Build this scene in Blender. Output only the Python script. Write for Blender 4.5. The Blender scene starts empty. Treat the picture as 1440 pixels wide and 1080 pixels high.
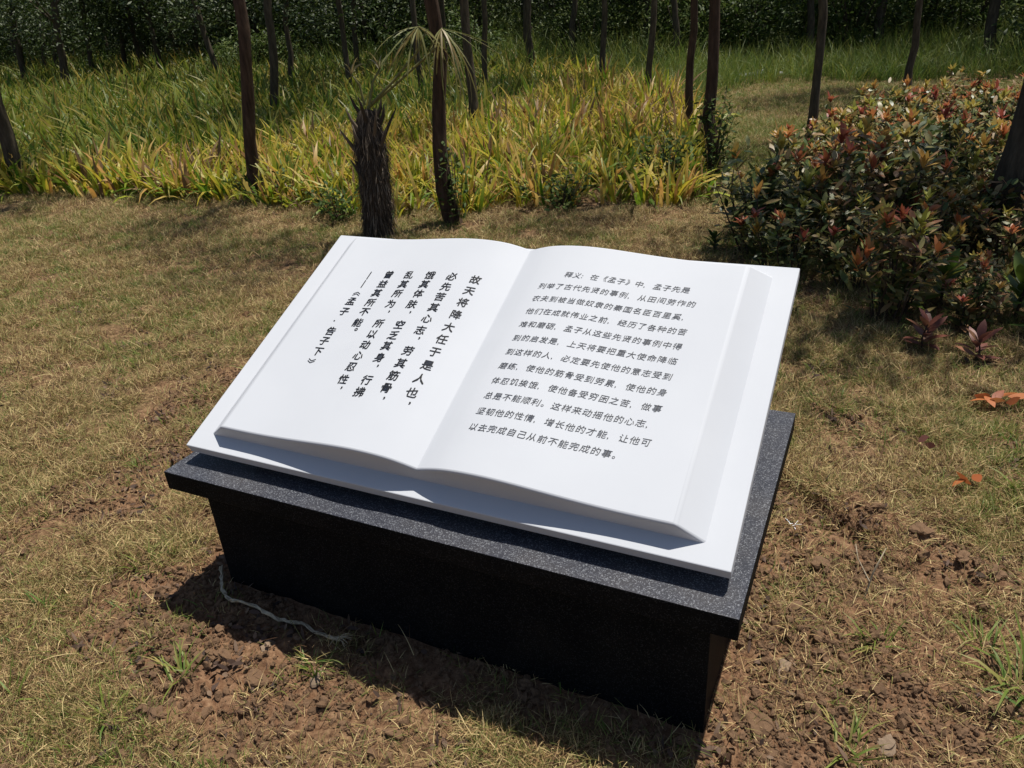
import bpy, math, random
import numpy as np
from mathutils import Vector, Matrix, Euler

random.seed(7)
RNG = np.random.default_rng(11)
scene = bpy.context.scene
COL = scene.collection
R = math.radians

# ------------------------------------------------------------------ camera
CAM = Vector((0.8791, -1.1203, 1.4546))
YAW, PITCH, ROLL, FPX = -0.4702, 0.4615, -0.0709, 1065.9
cam_data = bpy.data.cameras.new('camera')
cam_data.sensor_width = 36.0
cam_data.lens = FPX / 1440.0 * 36.0
cam_data.clip_start = 0.05
cam_data.clip_end = 1500.0
cam = bpy.data.objects.new('camera', cam_data)
COL.objects.link(cam)
cy, sy, cp, sp = math.cos(YAW), math.sin(YAW), math.cos(PITCH), math.sin(PITCH)
Fw = Vector((sy * cp, cy * cp, -sp)); Rt = Vector((cy, -sy, 0.0)); Up = Rt.cross(Fw)
r2 = Rt * math.cos(ROLL) + Up * math.sin(ROLL)
u2 = -Rt * math.sin(ROLL) + Up * math.cos(ROLL)
cam.matrix_world = Matrix(((r2.x, u2.x, -Fw.x, CAM.x), (r2.y, u2.y, -Fw.y, CAM.y), (r2.z, u2.z, -Fw.z, CAM.z), (0, 0, 0, 1)))
scene.camera = cam

# ------------------------------------------------------------------ sky, sun, exposure
SUN_AZ, SUN_EL = R(32.0), R(73.0)          # azimuth clockwise from +Y
world = bpy.data.worlds.new('World'); scene.world = world
world.use_nodes = True
wn = world.node_tree.nodes; wl = world.node_tree.links; wn.clear()
sky = wn.new('ShaderNodeTexSky'); sky.sky_type = 'NISHITA'; sky.sun_disc = False
sky.sun_elevation = SUN_EL; sky.sun_rotation = SUN_AZ
sky.air_density = 1.0; sky.dust_density = 1.0; sky.ozone_density = 1.0
bg = wn.new('ShaderNodeBackground'); bg.inputs['Strength'].default_value = 0.07
wo = wn.new('ShaderNodeOutputWorld')
wl.new(sky.outputs[0], bg.inputs[0]); wl.new(bg.outputs[0], wo.inputs[0])
sd = bpy.data.lights.new('sun', 'SUN'); sd.energy = 5.0; sd.angle = R(0.53); sd.color = (1.0, 0.95, 0.86)
sun = bpy.data.objects.new('sun', sd); COL.objects.link(sun)
sv = Vector((math.sin(SUN_AZ) * math.cos(SUN_EL), math.cos(SUN_AZ) * math.cos(SUN_EL), math.sin(SUN_EL)))
sun.rotation_euler = sv.to_track_quat('Z', 'Y').to_euler()
sun.location = sv * 40
scene.view_settings.view_transform = 'Standard'
scene.view_settings.look = 'None'
scene.view_settings.exposure = 0.16
scene.view_settings.gamma = 1.0
scene.view_settings.use_curve_mapping = False
scene.cycles.max_bounces = 6
scene.cycles.diffuse_bounces = 3
scene.cycles.transparent_max_bounces = 4

# ------------------------------------------------------------------ helpers
def tag(o, label=None, cat=None, group=None, kind=None):
    if label: o['label'] = label
    if cat: o['category'] = cat
    if group: o['group'] = group
    if kind: o['kind'] = kind
    return o

def empty(name, loc=(0, 0, 0), rz=0.0):
    o = bpy.data.objects.new(name, None); COL.objects.link(o)
    o.location = loc; o.rotation_euler = (0, 0, rz); o.empty_display_size = 0.1
    return o

def link(name, me, parent=None, loc=None, rot=None, scale=None):
    o = bpy.data.objects.new(name, me); COL.objects.link(o)
    if parent is not None: o.parent = parent
    if loc is not None: o.location = loc
    if rot is not None: o.rotation_euler = rot
    if scale is not None: o.scale = scale if hasattr(scale, '__len__') else (scale,) * 3
    return o

def np_mesh(name, V, F, mat, attrs=None, smooth=False):
    """V (n,3), F (m,4) or (m,3) int arrays, attrs: dict of per-vertex floats"""
    V = np.asarray(V, np.float32); F = np.asarray(F, np.int32)
    me = bpy.data.meshes.new(name)
    me.vertices.add(len(V)); me.vertices.foreach_set('co', V.ravel())
    k = F.shape[1]
    me.loops.add(F.size); me.loops.foreach_set('vertex_index', F.ravel())
    me.polygons.add(len(F)); me.polygons.foreach_set('loop_start', np.arange(0, F.size, k, dtype=np.int32))
    if smooth: me.polygons.foreach_set('use_smooth', np.ones(len(F), bool))
    if attrs:
        for n, a in attrs.items():
            at = me.attributes.new(n, 'FLOAT', 'POINT'); at.data.foreach_set('value', np.asarray(a, np.float32))
    me.update(calc_edges=True)
    for m in (mat if isinstance(mat, (list, tuple)) else [mat]): me.materials.append(m)
    return me

def blades(P, az, lean, bend, L, W, prof, roll=None, rnd=None):
    """curved strips. P (n,3); others (n,). prof = width profile at each of the stations"""
    n = len(P); k = len(prof); seg = k - 1
    s = (np.arange(seg) + 0.5) / seg
    th = lean[:, None] + bend[:, None] * s[None]
    ca, sa = np.cos(az)[:, None], np.sin(az)[:, None]
    st = np.stack([np.sin(th) * ca, np.sin(th) * sa, np.cos(th)], -1) * (L / seg)[:, None, None]
    C = np.concatenate([np.zeros((n, 1, 3)), np.cumsum(st, 1)], 1) + P[:, None]
    side = np.stack([-np.sin(az), np.cos(az), np.zeros(n)], -1)
    if roll is not None:
        tm = lean + bend * 0.5
        nrm = np.stack([np.cos(tm) * np.cos(az), np.cos(tm) * np.sin(az), -np.sin(tm)], -1)
        side = side * np.cos(roll)[:, None] + nrm * np.sin(roll)[:, None]
    w = (W[:, None] * np.asarray(prof)[None] * 0.5)[..., None] * side[:, None]
    V = np.stack([C - w, C + w], 2).reshape(n, k * 2, 3)
    base = (np.arange(n) * k * 2)[:, None, None]
    j = np.arange(seg)[None, :, None] * 2
    F = base + j + np.array([0, 1, 3, 2])[None, None]
    if rnd is None: rnd = RNG.random(n)
    al = np.repeat(np.linspace(0, 1, k), 2)[None].repeat(n, 0)
    return V.reshape(-1, 3), F.reshape(-1, 4), {'rnd': np.repeat(rnd, k * 2), 'along': al.ravel()}

def cat(parts):
    Vs, Fs, A = [], [], {}
    off = 0
    for V, F, at in parts:
        Vs.append(V); Fs.append(F + off); off += len(V)
        for k_, v in at.items(): A.setdefault(k_, []).append(v)
    return np.concatenate(Vs), np.concatenate(Fs), {k_: np.concatenate(v) for k_, v in A.items()}

def tube(path, radii, ns=8, bump=0.0, rnd=0.5, seed=0, cap=True):
    """tapered tube along path (k,3)"""
    path = np.asarray(path, float); k = len(path); radii = np.asarray(radii, float)
    rg = np.random.default_rng(seed)
    T = np.gradient(path, axis=0); T /= np.linalg.norm(T, axis=1)[:, None] + 1e-9
    ref = np.array([0.0, 1.0, 0.0]) if abs(T[0] @ np.array([0, 1, 0])) < 0.8 else np.array([1.0, 0, 0])
    V = []
    for i in range(k):
        a = np.cross(T[i], ref); a /= np.linalg.norm(a); b = np.cross(T[i], a)
        ang = np.arange(ns) / ns * 2 * np.pi
        r = radii[i] * (1 + bump * rg.uniform(-1, 1, ns))
        V.append(path[i] + np.outer(np.cos(ang) * r, a) + np.outer(np.sin(ang) * r, b))
    V = np.concatenate(V)
    F = []
    for i in range(k - 1):
        for j in range(ns):
            F.append((i * ns + j, i * ns + (j + 1) % ns, (i + 1) * ns + (j + 1) % ns, (i + 1) * ns + j))
    if cap:
        V = np.concatenate([V, path[-1:] + T[-1] * radii[-1] * 0.3]); c = len(V) - 1
        for j in range(0, ns, 2):
            F.append(((k - 1) * ns + j, (k - 1) * ns + (j + 1) % ns, (k - 1) * ns + (j + 2) % ns, c))
    return V, np.array(F), {'rnd': np.full(len(V), rnd), 'along': np.full(len(V), 0.5)}

def _hash(ix, iy, seed):
    h = (ix.astype(np.int64) * 374761393 + iy.astype(np.int64) * 668265263 + seed * 974711) & 0x7fffffff
    h = ((h ^ (h >> 13)) * 1274126177) & 0x7fffffff
    return ((h ^ (h >> 16)) & 0xffff) / 65535.0

def noise(x, y, sc, seed=0):
    x = np.asarray(x, float) * sc; y = np.asarray(y, float) * sc
    ix, iy = np.floor(x), np.floor(y); fx, fy = x - ix, y - iy
    fx = fx * fx * (3 - 2 * fx); fy = fy * fy * (3 - 2 * fy)
    a = _hash(ix, iy, seed); b = _hash(ix + 1, iy, seed); c = _hash(ix, iy + 1, seed); d = _hash(ix + 1, iy + 1, seed)
    return (a * (1 - fx) + b * fx) * (1 - fy) + (c * (1 - fx) + d * fx) * fy

def smooth(a, b, x):
    t = np.clip((x - a) / (b - a), 0, 1); return t * t * (3 - 2 * t)

def inpoly(x, y, poly):
    x = np.asarray(x, float); y = np.asarray(y, float); r = np.zeros(x.shape, bool)
    n = len(poly)
    for i in range(n):
        x1, y1 = poly[i]; x2, y2 = poly[(i + 1) % n]
        c = ((y1 > y) != (y2 > y)) & (x < (x2 - x1) * (y - y1) / (y2 - y1 + 1e-12) + x1)
        r ^= c
    return r

# book and pedestal footprint
W2, DEP, CAPT, GH = 0.75, 0.842, 0.055, 0.405

def rect_dist(x, y):
    dx = np.maximum(np.abs(x) - (W2 - .06), 0); dy = np.maximum(np.abs(y - .42) - .36, 0)
    return np.hypot(dx, dy)

def soil_mask(x, y):
    d = rect_dist(x, y)
    wob = (noise(x, y, 3.1, 5) - .5) * .35 + (noise(x, y, 9.0, 6) - .5) * .16
    m = 1 - smooth(.15, .40, d + wob)
    e1 = np.hypot((x - 1.04) / .40, (y - .60) / .66) + wob * 1.2
    m = np.maximum(m, (1 - smooth(.75, 1.1, e1)) * .95)
    e2 = np.hypot((x + .55) / .50, (y + .14) / .26) + wob * 1.2
    m = np.maximum(m, (1 - smooth(.75, 1.15, e2)))
    e3 = np.hypot((x - .8) / .45, (y - .1) / .42) + wob * 1.2
    m = np.maximum(m, (1 - smooth(.7, 1.1, e3)) * .9)
    m = np.maximum(m, smooth(.70, .8, noise(x, y, 1.3, 9) * .6 + noise(x, y, 5, 10) * .4) * .7 * (y < 4))
    return m

def height(x, y):
    x = np.asarray(x, float); y = np.asarray(y, float)
    s = soil_mask(x, y); near = 1 - smooth(8, 14, np.hypot(x, y))
    h = (noise(x, y, 1.1, 1) - .5) * .03 + (noise(x, y, 4.5, 2) - .5) * .018
    h += near * ((noise(x, y, 13, 3) - .5) * .018 + (noise(x, y, 30, 8) - .5) * .012)
    cl = noise(x, y, 16, 4) * .5 + noise(x, y, 34, 7) * .35 + noise(x, y, 70, 17) * .15
    h += s * (cl - .45) * .062
    # ridge and furrow of loose earth to the right of the pedestal
    t = (x - .95) * .75 + (y - .95) * (-.66); q = (x - .95) * .66 + (y - .95) * .75
    h += .035 * np.exp(-(q - .07) ** 2 / .006) * np.exp(-t ** 2 / .10) - .04 * np.exp(-(q + .05) ** 2 / .0016) * np.exp(-t ** 2 / .05)
    h -= near * (1 - s) * .03 * smooth(.72, .86, noise(x, y, 5.5, 12) * .6 + noise(x, y, 17, 13) * .4)
    flat = smooth(0.0, .10, rect_dist(x, y))
    return h * (.25 + .75 * flat) - .004

IRIS = [(-7.9, 3.75), (-5.95, 4.13), (-4.3, 4.05), (-3.2, 3.95), (-2.5, 3.85), (-2.1, 4.05), (-1.34, 4.5), (-.35, 4.75),
        (-.6, 6.0), (-1.42, 9.2), (-3.9, 13.0), (-8.5, 18.2), (-16, 21.5), (-28, 24), (-42, 27), (-36, 17), (-20, 8.6)]
SHRUB = [(.05, 3.6), (.25, 3.1), (.65, 2.8), (1.1, 2.62), (1.7, 2.42), (3.2, 2.3), (5, 4), (5, 9.3), (2.4, 9.3), (1.15, 8.3), (.75, 7.0), (.25, 5.0)]

# ------------------------------------------------------------------ materials
def newmat(name):
    m = bpy.data.materials.new(name); m.use_nodes = True
    nt = m.node_tree; nt.nodes.clear()
    return m, nt.nodes, nt.links

def ramp(nodes, stops):
    r = nodes.new('ShaderNodeValToRGB'); el = r.color_ramp.elements
    while len(el) < len(stops): el.new(0.5)
    for e, (p, c) in zip(el, stops): e.position = p; e.color = (*c, 1)
    return r

def math_node(nodes, links, op, a, b=None, c=None):
    m = nodes.new('ShaderNodeMath'); m.operation = op
    for i, v in enumerate((a, b, c)):
        if v is None: continue
        if isinstance(v, (int, float)): m.inputs[i].default_value = v
        else: links.new(v, m.inputs[i])
    return m.outputs[0]

def leaf_mat(name, stops, tip=None, tipamt=0.0, rough=.5, trans=.3, patch=0.0, psc=1.2, spec=.4, inst=0.0):
    m, n, l = newmat(name)
    at = n.new('ShaderNodeAttribute'); at.attribute_name = 'rnd'
    oi = n.new('ShaderNodeObjectInfo')
    ge = n.new('ShaderNodeNewGeometry')
    nz = n.new('ShaderNodeTexNoise'); nz.inputs['Scale'].default_value = psc; nz.inputs['Detail'].default_value = 4
    l.new(ge.outputs['Position'], nz.inputs['Vector'])
    f = math_node(n, l, 'MULTIPLY_ADD', math_node(n, l, 'SUBTRACT', nz.outputs[0], .5), patch * 2.2, at.outputs['Fac'])
    f = math_node(n, l, 'MULTIPLY_ADD', math_node(n, l, 'SUBTRACT', oi.outputs['Random'], .5), inst, f)
    rp = ramp(n, stops); l.new(f, rp.inputs[0])
    col = rp.outputs[0]
    if tip:
        al = n.new('ShaderNodeAttribute'); al.attribute_name = 'along'
        t = math_node(n, l, 'POWER', al.outputs['Fac'], 2.5)
        t2 = math_node(n, l, 'FRACT', math_node(n, l, 'MULTIPLY', at.outputs['Fac'], 7.31))
        t = math_node(n, l, 'MULTIPLY', math_node(n, l, 'MULTIPLY', t, t2), tipamt); 
        mx = n.new('ShaderNodeMix'); mx.data_type = 'RGBA'; mx.clamp_factor = True
        l.new(t, mx.inputs[0]); l.new(col, mx.inputs[6]); mx.inputs[7].default_value = (*tip, 1); col = mx.outputs[2]
    b = n.new('ShaderNodeBsdfPrincipled'); b.inputs['Roughness'].default_value = rough
    b.inputs['Specular IOR Level'].default_value = spec
    l.new(col, b.inputs['Base Color'])
    o = n.new('ShaderNodeOutputMaterial')
    if trans > 0:
        tr = n.new('ShaderNodeBsdfTranslucent'); l.new(col, tr.inputs[0])
        ms = n.new('ShaderNodeMixShader'); ms.inputs[0].default_value = trans
        l.new(b.outputs[0], ms.inputs[1]); l.new(tr.outputs[0], ms.inputs[2]); l.new(ms.outputs[0], o.inputs[0])
    else: l.new(b.outputs[0], o.inputs[0])
    return m

def rough_mat(name, stops, sc=30, rough=.9, bump=.3, bdist=.003, stretch=(1, 1, 1), detail=6, spec=.2, obj=True):
    m, n, l = newmat(name)
    tc = n.new('ShaderNodeTexCoord'); mp = n.new('ShaderNodeMapping'); mp.inputs['Scale'].default_value = stretch
    l.new(tc.outputs['Object'], mp.inputs[0])
    nz = n.new('ShaderNodeTexNoise'); nz.inputs['Scale'].default_value = sc; nz.inputs['Detail'].default_value = detail
    nz.inputs['Roughness'].default_value = .65
    l.new(mp.outputs[0], nz.inputs['Vector'])
    rp = ramp(n, stops); l.new(nz.outputs[0], rp.inputs[0])
    b = n.new('ShaderNodeBsdfPrincipled'); b.inputs['Roughness'].default_value = rough; b.inputs['Specular IOR Level'].default_value = spec
    l.new(rp.outputs[0], b.inputs['Base Color'])
    if bump:
        bp = n.new('ShaderNodeBump'); bp.inputs['Strength'].default_value = bump; bp.inputs['Distance'].default_value = bdist
        l.new(nz.outputs[0], bp.inputs['Height']); l.new(bp.outputs[0], b.inputs['Normal'])
    o = n.new('ShaderNodeOutputMaterial'); l.new(b.outputs[0], o.inputs[0])
    return m

M = {}
M['bark'] = rough_mat('bark', [(.3, (.035, .028, .02)), (.55, (.085, .068, .048)), (.8, (.15, .125, .09))], 9, .95, .9, .012, (3, 3, .7))
M['bark_red'] = rough_mat('bark_brown', [(.3, (.03, .02, .014)), (.55, (.075, .046, .031)), (.8, (.14, .095, .066))], 9, .95, .9, .012, (3, 3, .6))
M['fibre'] = leaf_mat('palm_fibre', [(.0, (.035, .025, .017)), (.5, (.11, .08, .055)), (1, (.34, .27, .20))], rough=.9, trans=.05)
M['soil_clod'] = rough_mat('soil_clod', [(.3, (.09, .05, .030)), (.5, (.18, .108, .062)), (.75, (.30, .195, .12))], 40, .97, .6, .004)
M['stone'] = rough_mat('stone', [(.3, (.16, .11, .075)), (.7, (.30, .22, .15))], 20, .85, .3, .002)
M['grey_stone'] = rough_mat('grey_stone', [(.3, (.2, .21, .22)), (.7, (.42, .43, .44))], 12, .85, .3, .002)

def soil_ground():
    m, n, l = newmat('ground_earth')
    ge = n.new('ShaderNodeNewGeometry')
    def nz(sc, det=6, rgh=.6):
        t = n.new('ShaderNodeTexNoise'); t.inputs['Scale'].default_value = sc; t.inputs['Detail'].default_value = det
        t.inputs['Roughness'].default_value = rgh; l.new(ge.outputs['Position'], t.inputs['Vector']); return t.outputs[0]
    fine, mid, big = nz(55, 8, .7), nz(9), nz(.8, 3)
    a = ramp(n, [(.30, (.06, .030, .018)), (.44, (.155, .083, .046)), (.60, (.25, .148, .085)), (.8, (.38, .255, .155))]); l.new(fine, a.inputs[0])
    b_ = ramp(n, [(.34, (.045, .026, .015)), (.5, (.17, .102, .054)), (.72, (.36, .24, .13))]); l.new(fine, b_.inputs[0])
    g_ = ramp(n, [(.3, (.035, .045, .015)), (.7, (.11, .11, .04))]); l.new(mid, g_.inputs[0])
    at = n.new('ShaderNodeAttribute'); at.attribute_name = 'soil'
    ag = n.new('ShaderNodeAttribute'); ag.attribute_name = 'moss'
    mx = n.new('ShaderNodeMix'); mx.data_type = 'RGBA'; l.new(at.outputs['Fac'], mx.inputs[0]); l.new(b_.outputs[0], mx.inputs[6]); l.new(a.outputs[0], mx.inputs[7])
    mx2 = n.new('ShaderNodeMix'); mx2.data_type = 'RGBA'; l.new(ag.outputs['Fac'], mx2.inputs[0]); l.new(mx.outputs[2], mx2.inputs[6]); l.new(g_.outputs[0], mx2.inputs[7])
    b = n.new('ShaderNodeBsdfPrincipled'); b.inputs['Roughness'].default_value = .97; b.inputs['Specular IOR Level'].default_value = .1
    l.new(mx2.outputs[2], b.inputs['Base Color'])
    bp = n.new('ShaderNodeBump'); bp.inputs['Strength'].default_value = .8; bp.inputs['Distance'].default_value = .012
    l.new(math_node(n, l, 'MULTIPLY_ADD', mid, .5, fine), bp.inputs['Height']); l.new(bp.outputs[0], b.inputs['Normal'])
    o = n.new('ShaderNodeOutputMaterial'); l.new(b.outputs[0], o.inputs[0])
    return m
M['ground'] = soil_ground()

def marble():
    m, n, l = newmat('white_marble')
    tc = n.new('ShaderNodeTexCoord')
    nz = n.new('ShaderNodeTexNoise'); nz.inputs['Scale'].default_value = 3.0; nz.inputs['Detail'].default_value = 5
    l.new(tc.outputs['Object'], nz.inputs['Vector'])
    rp = ramp(n, [(.3, (.51, .53, .57)), (.6, (.538, .558, .597)), (.8, (.52, .542, .582))]); l.new(nz.outputs[0], rp.inputs[0])
    b = n.new('ShaderNodeBsdfPrincipled'); b.inputs['Roughness'].default_value = .6; b.inputs['Specular IOR Level'].default_value = .12
    l.new(rp.outputs[0], b.inputs['Base Color'])
    nf = n.new('ShaderNodeTexNoise'); nf.inputs['Scale'].default_value = 900; l.new(tc.outputs['Object'], nf.inputs['Vector'])
    bp = n.new('ShaderNodeBump'); bp.inputs['Strength'].default_value = .05; bp.inputs['Distance'].default_value = .0006
    l.new(nf.outputs[0], bp.inputs['Height']); l.new(bp.outputs[0], b.inputs['Normal'])
    o = n.new('ShaderNodeOutputMaterial'); l.new(b.outputs[0], o.inputs[0])
    return m
M['marble'] = marble()

def granite(name, dark, light, speck, rough, dust, spec=.25):
    m, n, l = newmat(name)
    tc = n.new('ShaderNodeTexCoord')
    v = n.new('ShaderNodeTexVoronoi'); v.inputs['Scale'].default_value = 520; v.feature = 'F1'
    l.new(tc.outputs['Object'], v.inputs['Vector'])
    sep = n.new('ShaderNodeSeparateColor'); l.new(v.outputs['Color'], sep.inputs[0])
    rp = ramp(n, [(0, dark), (.62, dark), (.74, light), (.86, light), (.93, speck)]); rp.color_ramp.interpolation = 'LINEAR'
    l.new(sep.outputs[0], rp.inputs[0])
    d = n.new('ShaderNodeTexNoise'); d.inputs['Scale'].default_value = 7; d.inputs['Detail'].default_value = 6; l.new(tc.outputs['Object'], d.inputs['Vector'])
    dr = ramp(n, [(.42, (0, 0, 0)), (.75, (1, 1, 1))]); l.new(d.outputs[0], dr.inputs[0])
    mx = n.new('ShaderNodeMix'); mx.data_type = 'RGBA'
    l.new(math_node(n, l, 'MULTIPLY', dr.outputs[0], dust), mx.inputs[0]); l.new(rp.outputs[0], mx.inputs[6]); mx.inputs[7].default_value = (.22, .19, .15, 1)
    b = n.new('ShaderNodeBsdfPrincipled'); b.inputs['Roughness'].default_value = rough; b.inputs['Specular IOR Level'].default_value = spec
    l.new(mx.outputs[2], b.inputs['Base Color'])
    o = n.new('ShaderNodeOutputMaterial'); l.new(b.outputs[0], o.inputs[0])
    return m
M['granite_top'] = granite('speckled_granite', (.034, .036, .046), (.075, .08, .098), (.19, .20, .22), .42, .12)
M['granite_face'] = granite('polished_black_granite', (.0045, .0052, .0064), (.007, .008, .010), (.028, .028, .03), .6, .03, .035)

def flat_mat(name, c, rough=.6, spec=.3):
    m, n, l = newmat(name)
    b = n.new('ShaderNodeBsdfPrincipled'); b.inputs['Base Color'].default_value = (*c, 1); b.inputs['Roughness'].default_value = rough
    b.inputs['Specular IOR Level'].default_value = spec
    o = n.new('ShaderNodeOutputMaterial'); l.new(b.outputs[0], o.inputs[0]); return m
M['ink'] = flat_mat('black_paint', (.012, .012, .014), .5)
M['ink_thin'] = flat_mat('thin_black_paint', (.05, .052, .06), .6)

STRAW = [(0, (.10, .05, .027)), (.22, (.25, .145, .068)), (.45, (.45, .30, .135)), (.62, (.70, .55, .27)), (.76, (.29, .24, .08)), (1, (.12, .145, .03))]
M['straw'] = leaf_mat('dry_grass', STRAW, rough=.7, trans=.2, patch=.42, psc=2.6, inst=.35)
M['green'] = leaf_mat('green_grass', [(0, (.34, .29, .09)), (.22, (.21, .25, .045)), (.6, (.12, .20, .028)), (1, (.07, .14, .02))], tip=(.35, .28, .13), tipamt=.8, rough=.55, trans=.3, patch=.2, psc=3, inst=.3)
M['tallgrass'] = leaf_mat('tall_green_grass', [(0, (.24, .25, .04)), (.4, (.12, .19, .03)), (1, (.06, .12, .02))], tip=(.3, .25, .09), tipamt=.7, rough=.55, trans=.35, patch=.25, psc=.6, inst=.3)
M['iris'] = leaf_mat('iris_leaf', [(0, (.06, .15, .012)), (.22, (.15, .26, .018)), (.44, (.33, .38, .03)), (.66, (.58, .47, .045)), (.80, (.60, .44, .13)), (.9, (.54, .28, .07)), (.96, (.34, .18, .08)), (1, (.2, .13, .08))], tip=(.42, .27, .10), tipamt=.8, rough=.5, trans=.42, patch=.45, psc=.8, inst=.45)
M['iris_green'] = leaf_mat('iris_green_leaf', [(0, (.05, .12, .012)), (.45, (.11, .20, .022)), (.8, (.25, .29, .035)), (1, (.38, .28, .06))], tip=(.33, .2, .06), tipamt=.9, rough=.5, trans=.4, patch=.25, psc=.5, inst=.35)
M['tree_leaf'] = leaf_mat('tree_leaf', [(0, (.018, .034, .008)), (.5, (.035, .06, .014)), (1, (.085, .11, .035))], rough=.5, trans=.25, spec=.3)
M['wood_leaf'] = leaf_mat('undergrowth_leaf', [(0, (.03, .055, .012)), (.5, (.065, .105, .022)), (1, (.14, .17, .045))], rough=.55, trans=.3, inst=.3, spec=.25)
M['shrub_leaf'] = leaf_mat('shrub_leaf', [(0, (.035, .06, .02)), (.3, (.075, .11, .03)), (.52, (.17, .18, .05)), (.72, (.26, .20, .075)), (.9, (.27, .16, .075)), (1, (.27, .12, .06))], rough=.42, trans=.25, patch=.25, psc=1.1, spec=.4, inst=.35)
M['red_leaf'] = leaf_mat('red_shoot_leaf', [(0, (.32, .32, .06)), (.45, (.44, .28, .07)), (.75, (.46, .16, .06)), (1, (.30, .075, .05))], rough=.45, trans=.35, spec=.4, inst=.9)
M['dark_red'] = leaf_mat('dark_red_leaf', [(0, (.13, .05, .04)), (.6, (.22, .08, .055)), (1, (.30, .15, .08))], rough=.4, trans=.25)
M['orange_leaf'] = leaf_mat('fallen_orange_leaf', [(0, (.33, .08, .03)), (.6, (.52, .18, .06)), (1, (.58, .32, .14))], rough=.5, trans=.3)
M['creeper'] = leaf_mat('creeper_leaf', [(0, (.03, .06, .015)), (.6, (.07, .11, .025)), (1, (.15, .17, .04))], rough=.6, trans=.3, spec=.15)
M['litter'] = leaf_mat('leaf_litter', [(0, (.09, .055, .03)), (.5, (.2, .13, .07)), (1, (.34, .24, .13))], rough=.8, trans=.1)
M['stem'] = flat_mat('shrub_stem', (.06, .04, .028), .8)
M['rope'] = rough_mat('frayed_cord', [(.3, (.30, .24, .16)), (.7, (.62, .53, .38))], 60, .9, .4, .002)
M['plastic'] = flat_mat('white_plastic', (.75, .76, .78), .35)
M['frond'] = leaf_mat('palm_frond', [(0, (.11, .13, .035)), (.5, (.24, .22, .08)), (1, (.36, .28, .15))], rough=.5, trans=.25)

# ------------------------------------------------------------------ ground
def axis(lo, hi, fine_lo, fine_hi, step, grow):
    a = list(np.arange(fine_lo, fine_hi, step)); s = step; x = a[-1]
    while x < hi: s = min(s * grow, 25); x += s; a.append(x)
    s = step; x = a[0]; b = []
    while x > lo: s = min(s * grow, 25); x -= s; b.append(x)
    return np.array(b[::-1] + a)
gx = axis(-320, 320, -1.6, 2.0, .014, 1.028)
gy = axis(-200, 420, -.8, 2.6, .014, 1.028)
X, Y = np.meshgrid(gx, gy)
Z = height(X, Y)
nx, ny = len(gx), len(gy)
idx = np.arange(nx * ny).reshape(ny, nx)
Fg = np.stack([idx[:-1, :-1], idx[:-1, 1:], idx[1:, 1:], idx[1:, :-1]], -1).reshape(-1, 4)
xf, yf = X.ravel(), Y.ravel()
soil = soil_mask(xf, yf)
infl = inpoly(xf, yf, IRIS) | inpoly(xf, yf, SHRUB)
soil = np.where(infl, np.maximum(soil, .6), soil)
moss = smooth(8.5, 10.5, yf + (noise(xf, yf, 1.2, 21) - .5) * 2) * .35 + smooth(.55, .75, noise(xf, yf, .9, 22) * .6 + noise(xf, yf, 4, 23) * .4) * .4
moss = np.maximum(moss, .75 * smooth(5.0, 6.0, yf) * smooth(-2.2, -1.4, xf) * (1 - smooth(8.2, 9.2, yf)))
moss = np.where(yf > 15, .8, moss) * (1 - soil * .7)
ground = link('ground', np_mesh('ground', np.stack([xf, yf, Z.ravel()], -1), Fg, M['ground'], {'soil': soil, 'moss': moss}, True))
tag(ground, 'lawn of dry grass and bare reddish brown earth', kind='structure')

# ------------------------------------------------------------------ pedestal
def box_mesh(name, x0, x1, y0, y1, z0, z1, mats, top_index=None, bevel=0.0):
    V = [(x0, y0, z0), (x1, y0, z0), (x1, y1, z0), (x0, y1, z0), (x0, y0, z1), (x1, y0, z1), (x1, y1, z1), (x0, y1, z1)]
    F = [(0, 3, 2, 1), (4, 5, 6, 7), (0, 1, 5, 4), (1, 2, 6, 5), (2, 3, 7, 6), (3, 0, 4, 7)]
    me = bpy.data.meshes.new(name); me.from_pydata(V, [], F)
    for m in mats: me.materials.append(m)
    if top_index is not None: me.polygons[1].material_index = top_index
    return me
def bevel(o, w, seg=2):
    b = o.modifiers.new('bevel', 'BEVEL'); b.width = w; b.segments = seg; b.limit_method = 'ANGLE'; b.angle_limit = R(35)
    return o
ped = empty('pedestal', (0, .42, 0))
tag(ped, 'low dark granite pedestal with speckled slab top carrying the white stone book', 'pedestal')
def ploc(o): o.location = (0, -.42, 0); return o
bevel(ploc(link('top_slab', box_mesh('top_slab', -W2, W2, 0, DEP, GH - CAPT, GH, [M['granite_face'], M['granite_top']], 1), ped)), .003)
I, T = .061, .025
zt = GH - CAPT - .001
for a in ((-W2 + I, W2 - I, I, I + T), (-W2 + I, W2 - I, DEP - I - T, DEP - I)):
    bevel(ploc(link('face_panel', box_mesh('face_panel', a[0], a[1], a[2], a[3], -.08, zt, [M['granite_face']]), ped)), .0015, 1)
for a in ((-W2 + I + .002, -W2 + I + T, I + T + .001, DEP - I - T - .001), (W2 - I - T, W2 - I - .002, I + T + .001, DEP - I - T - .001)):
    bevel(ploc(link('side_panel', box_mesh('side_panel', a[0], a[1], a[2], a[3], -.08, zt, [M['granite_face']]), ped)), .0015, 1)

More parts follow.
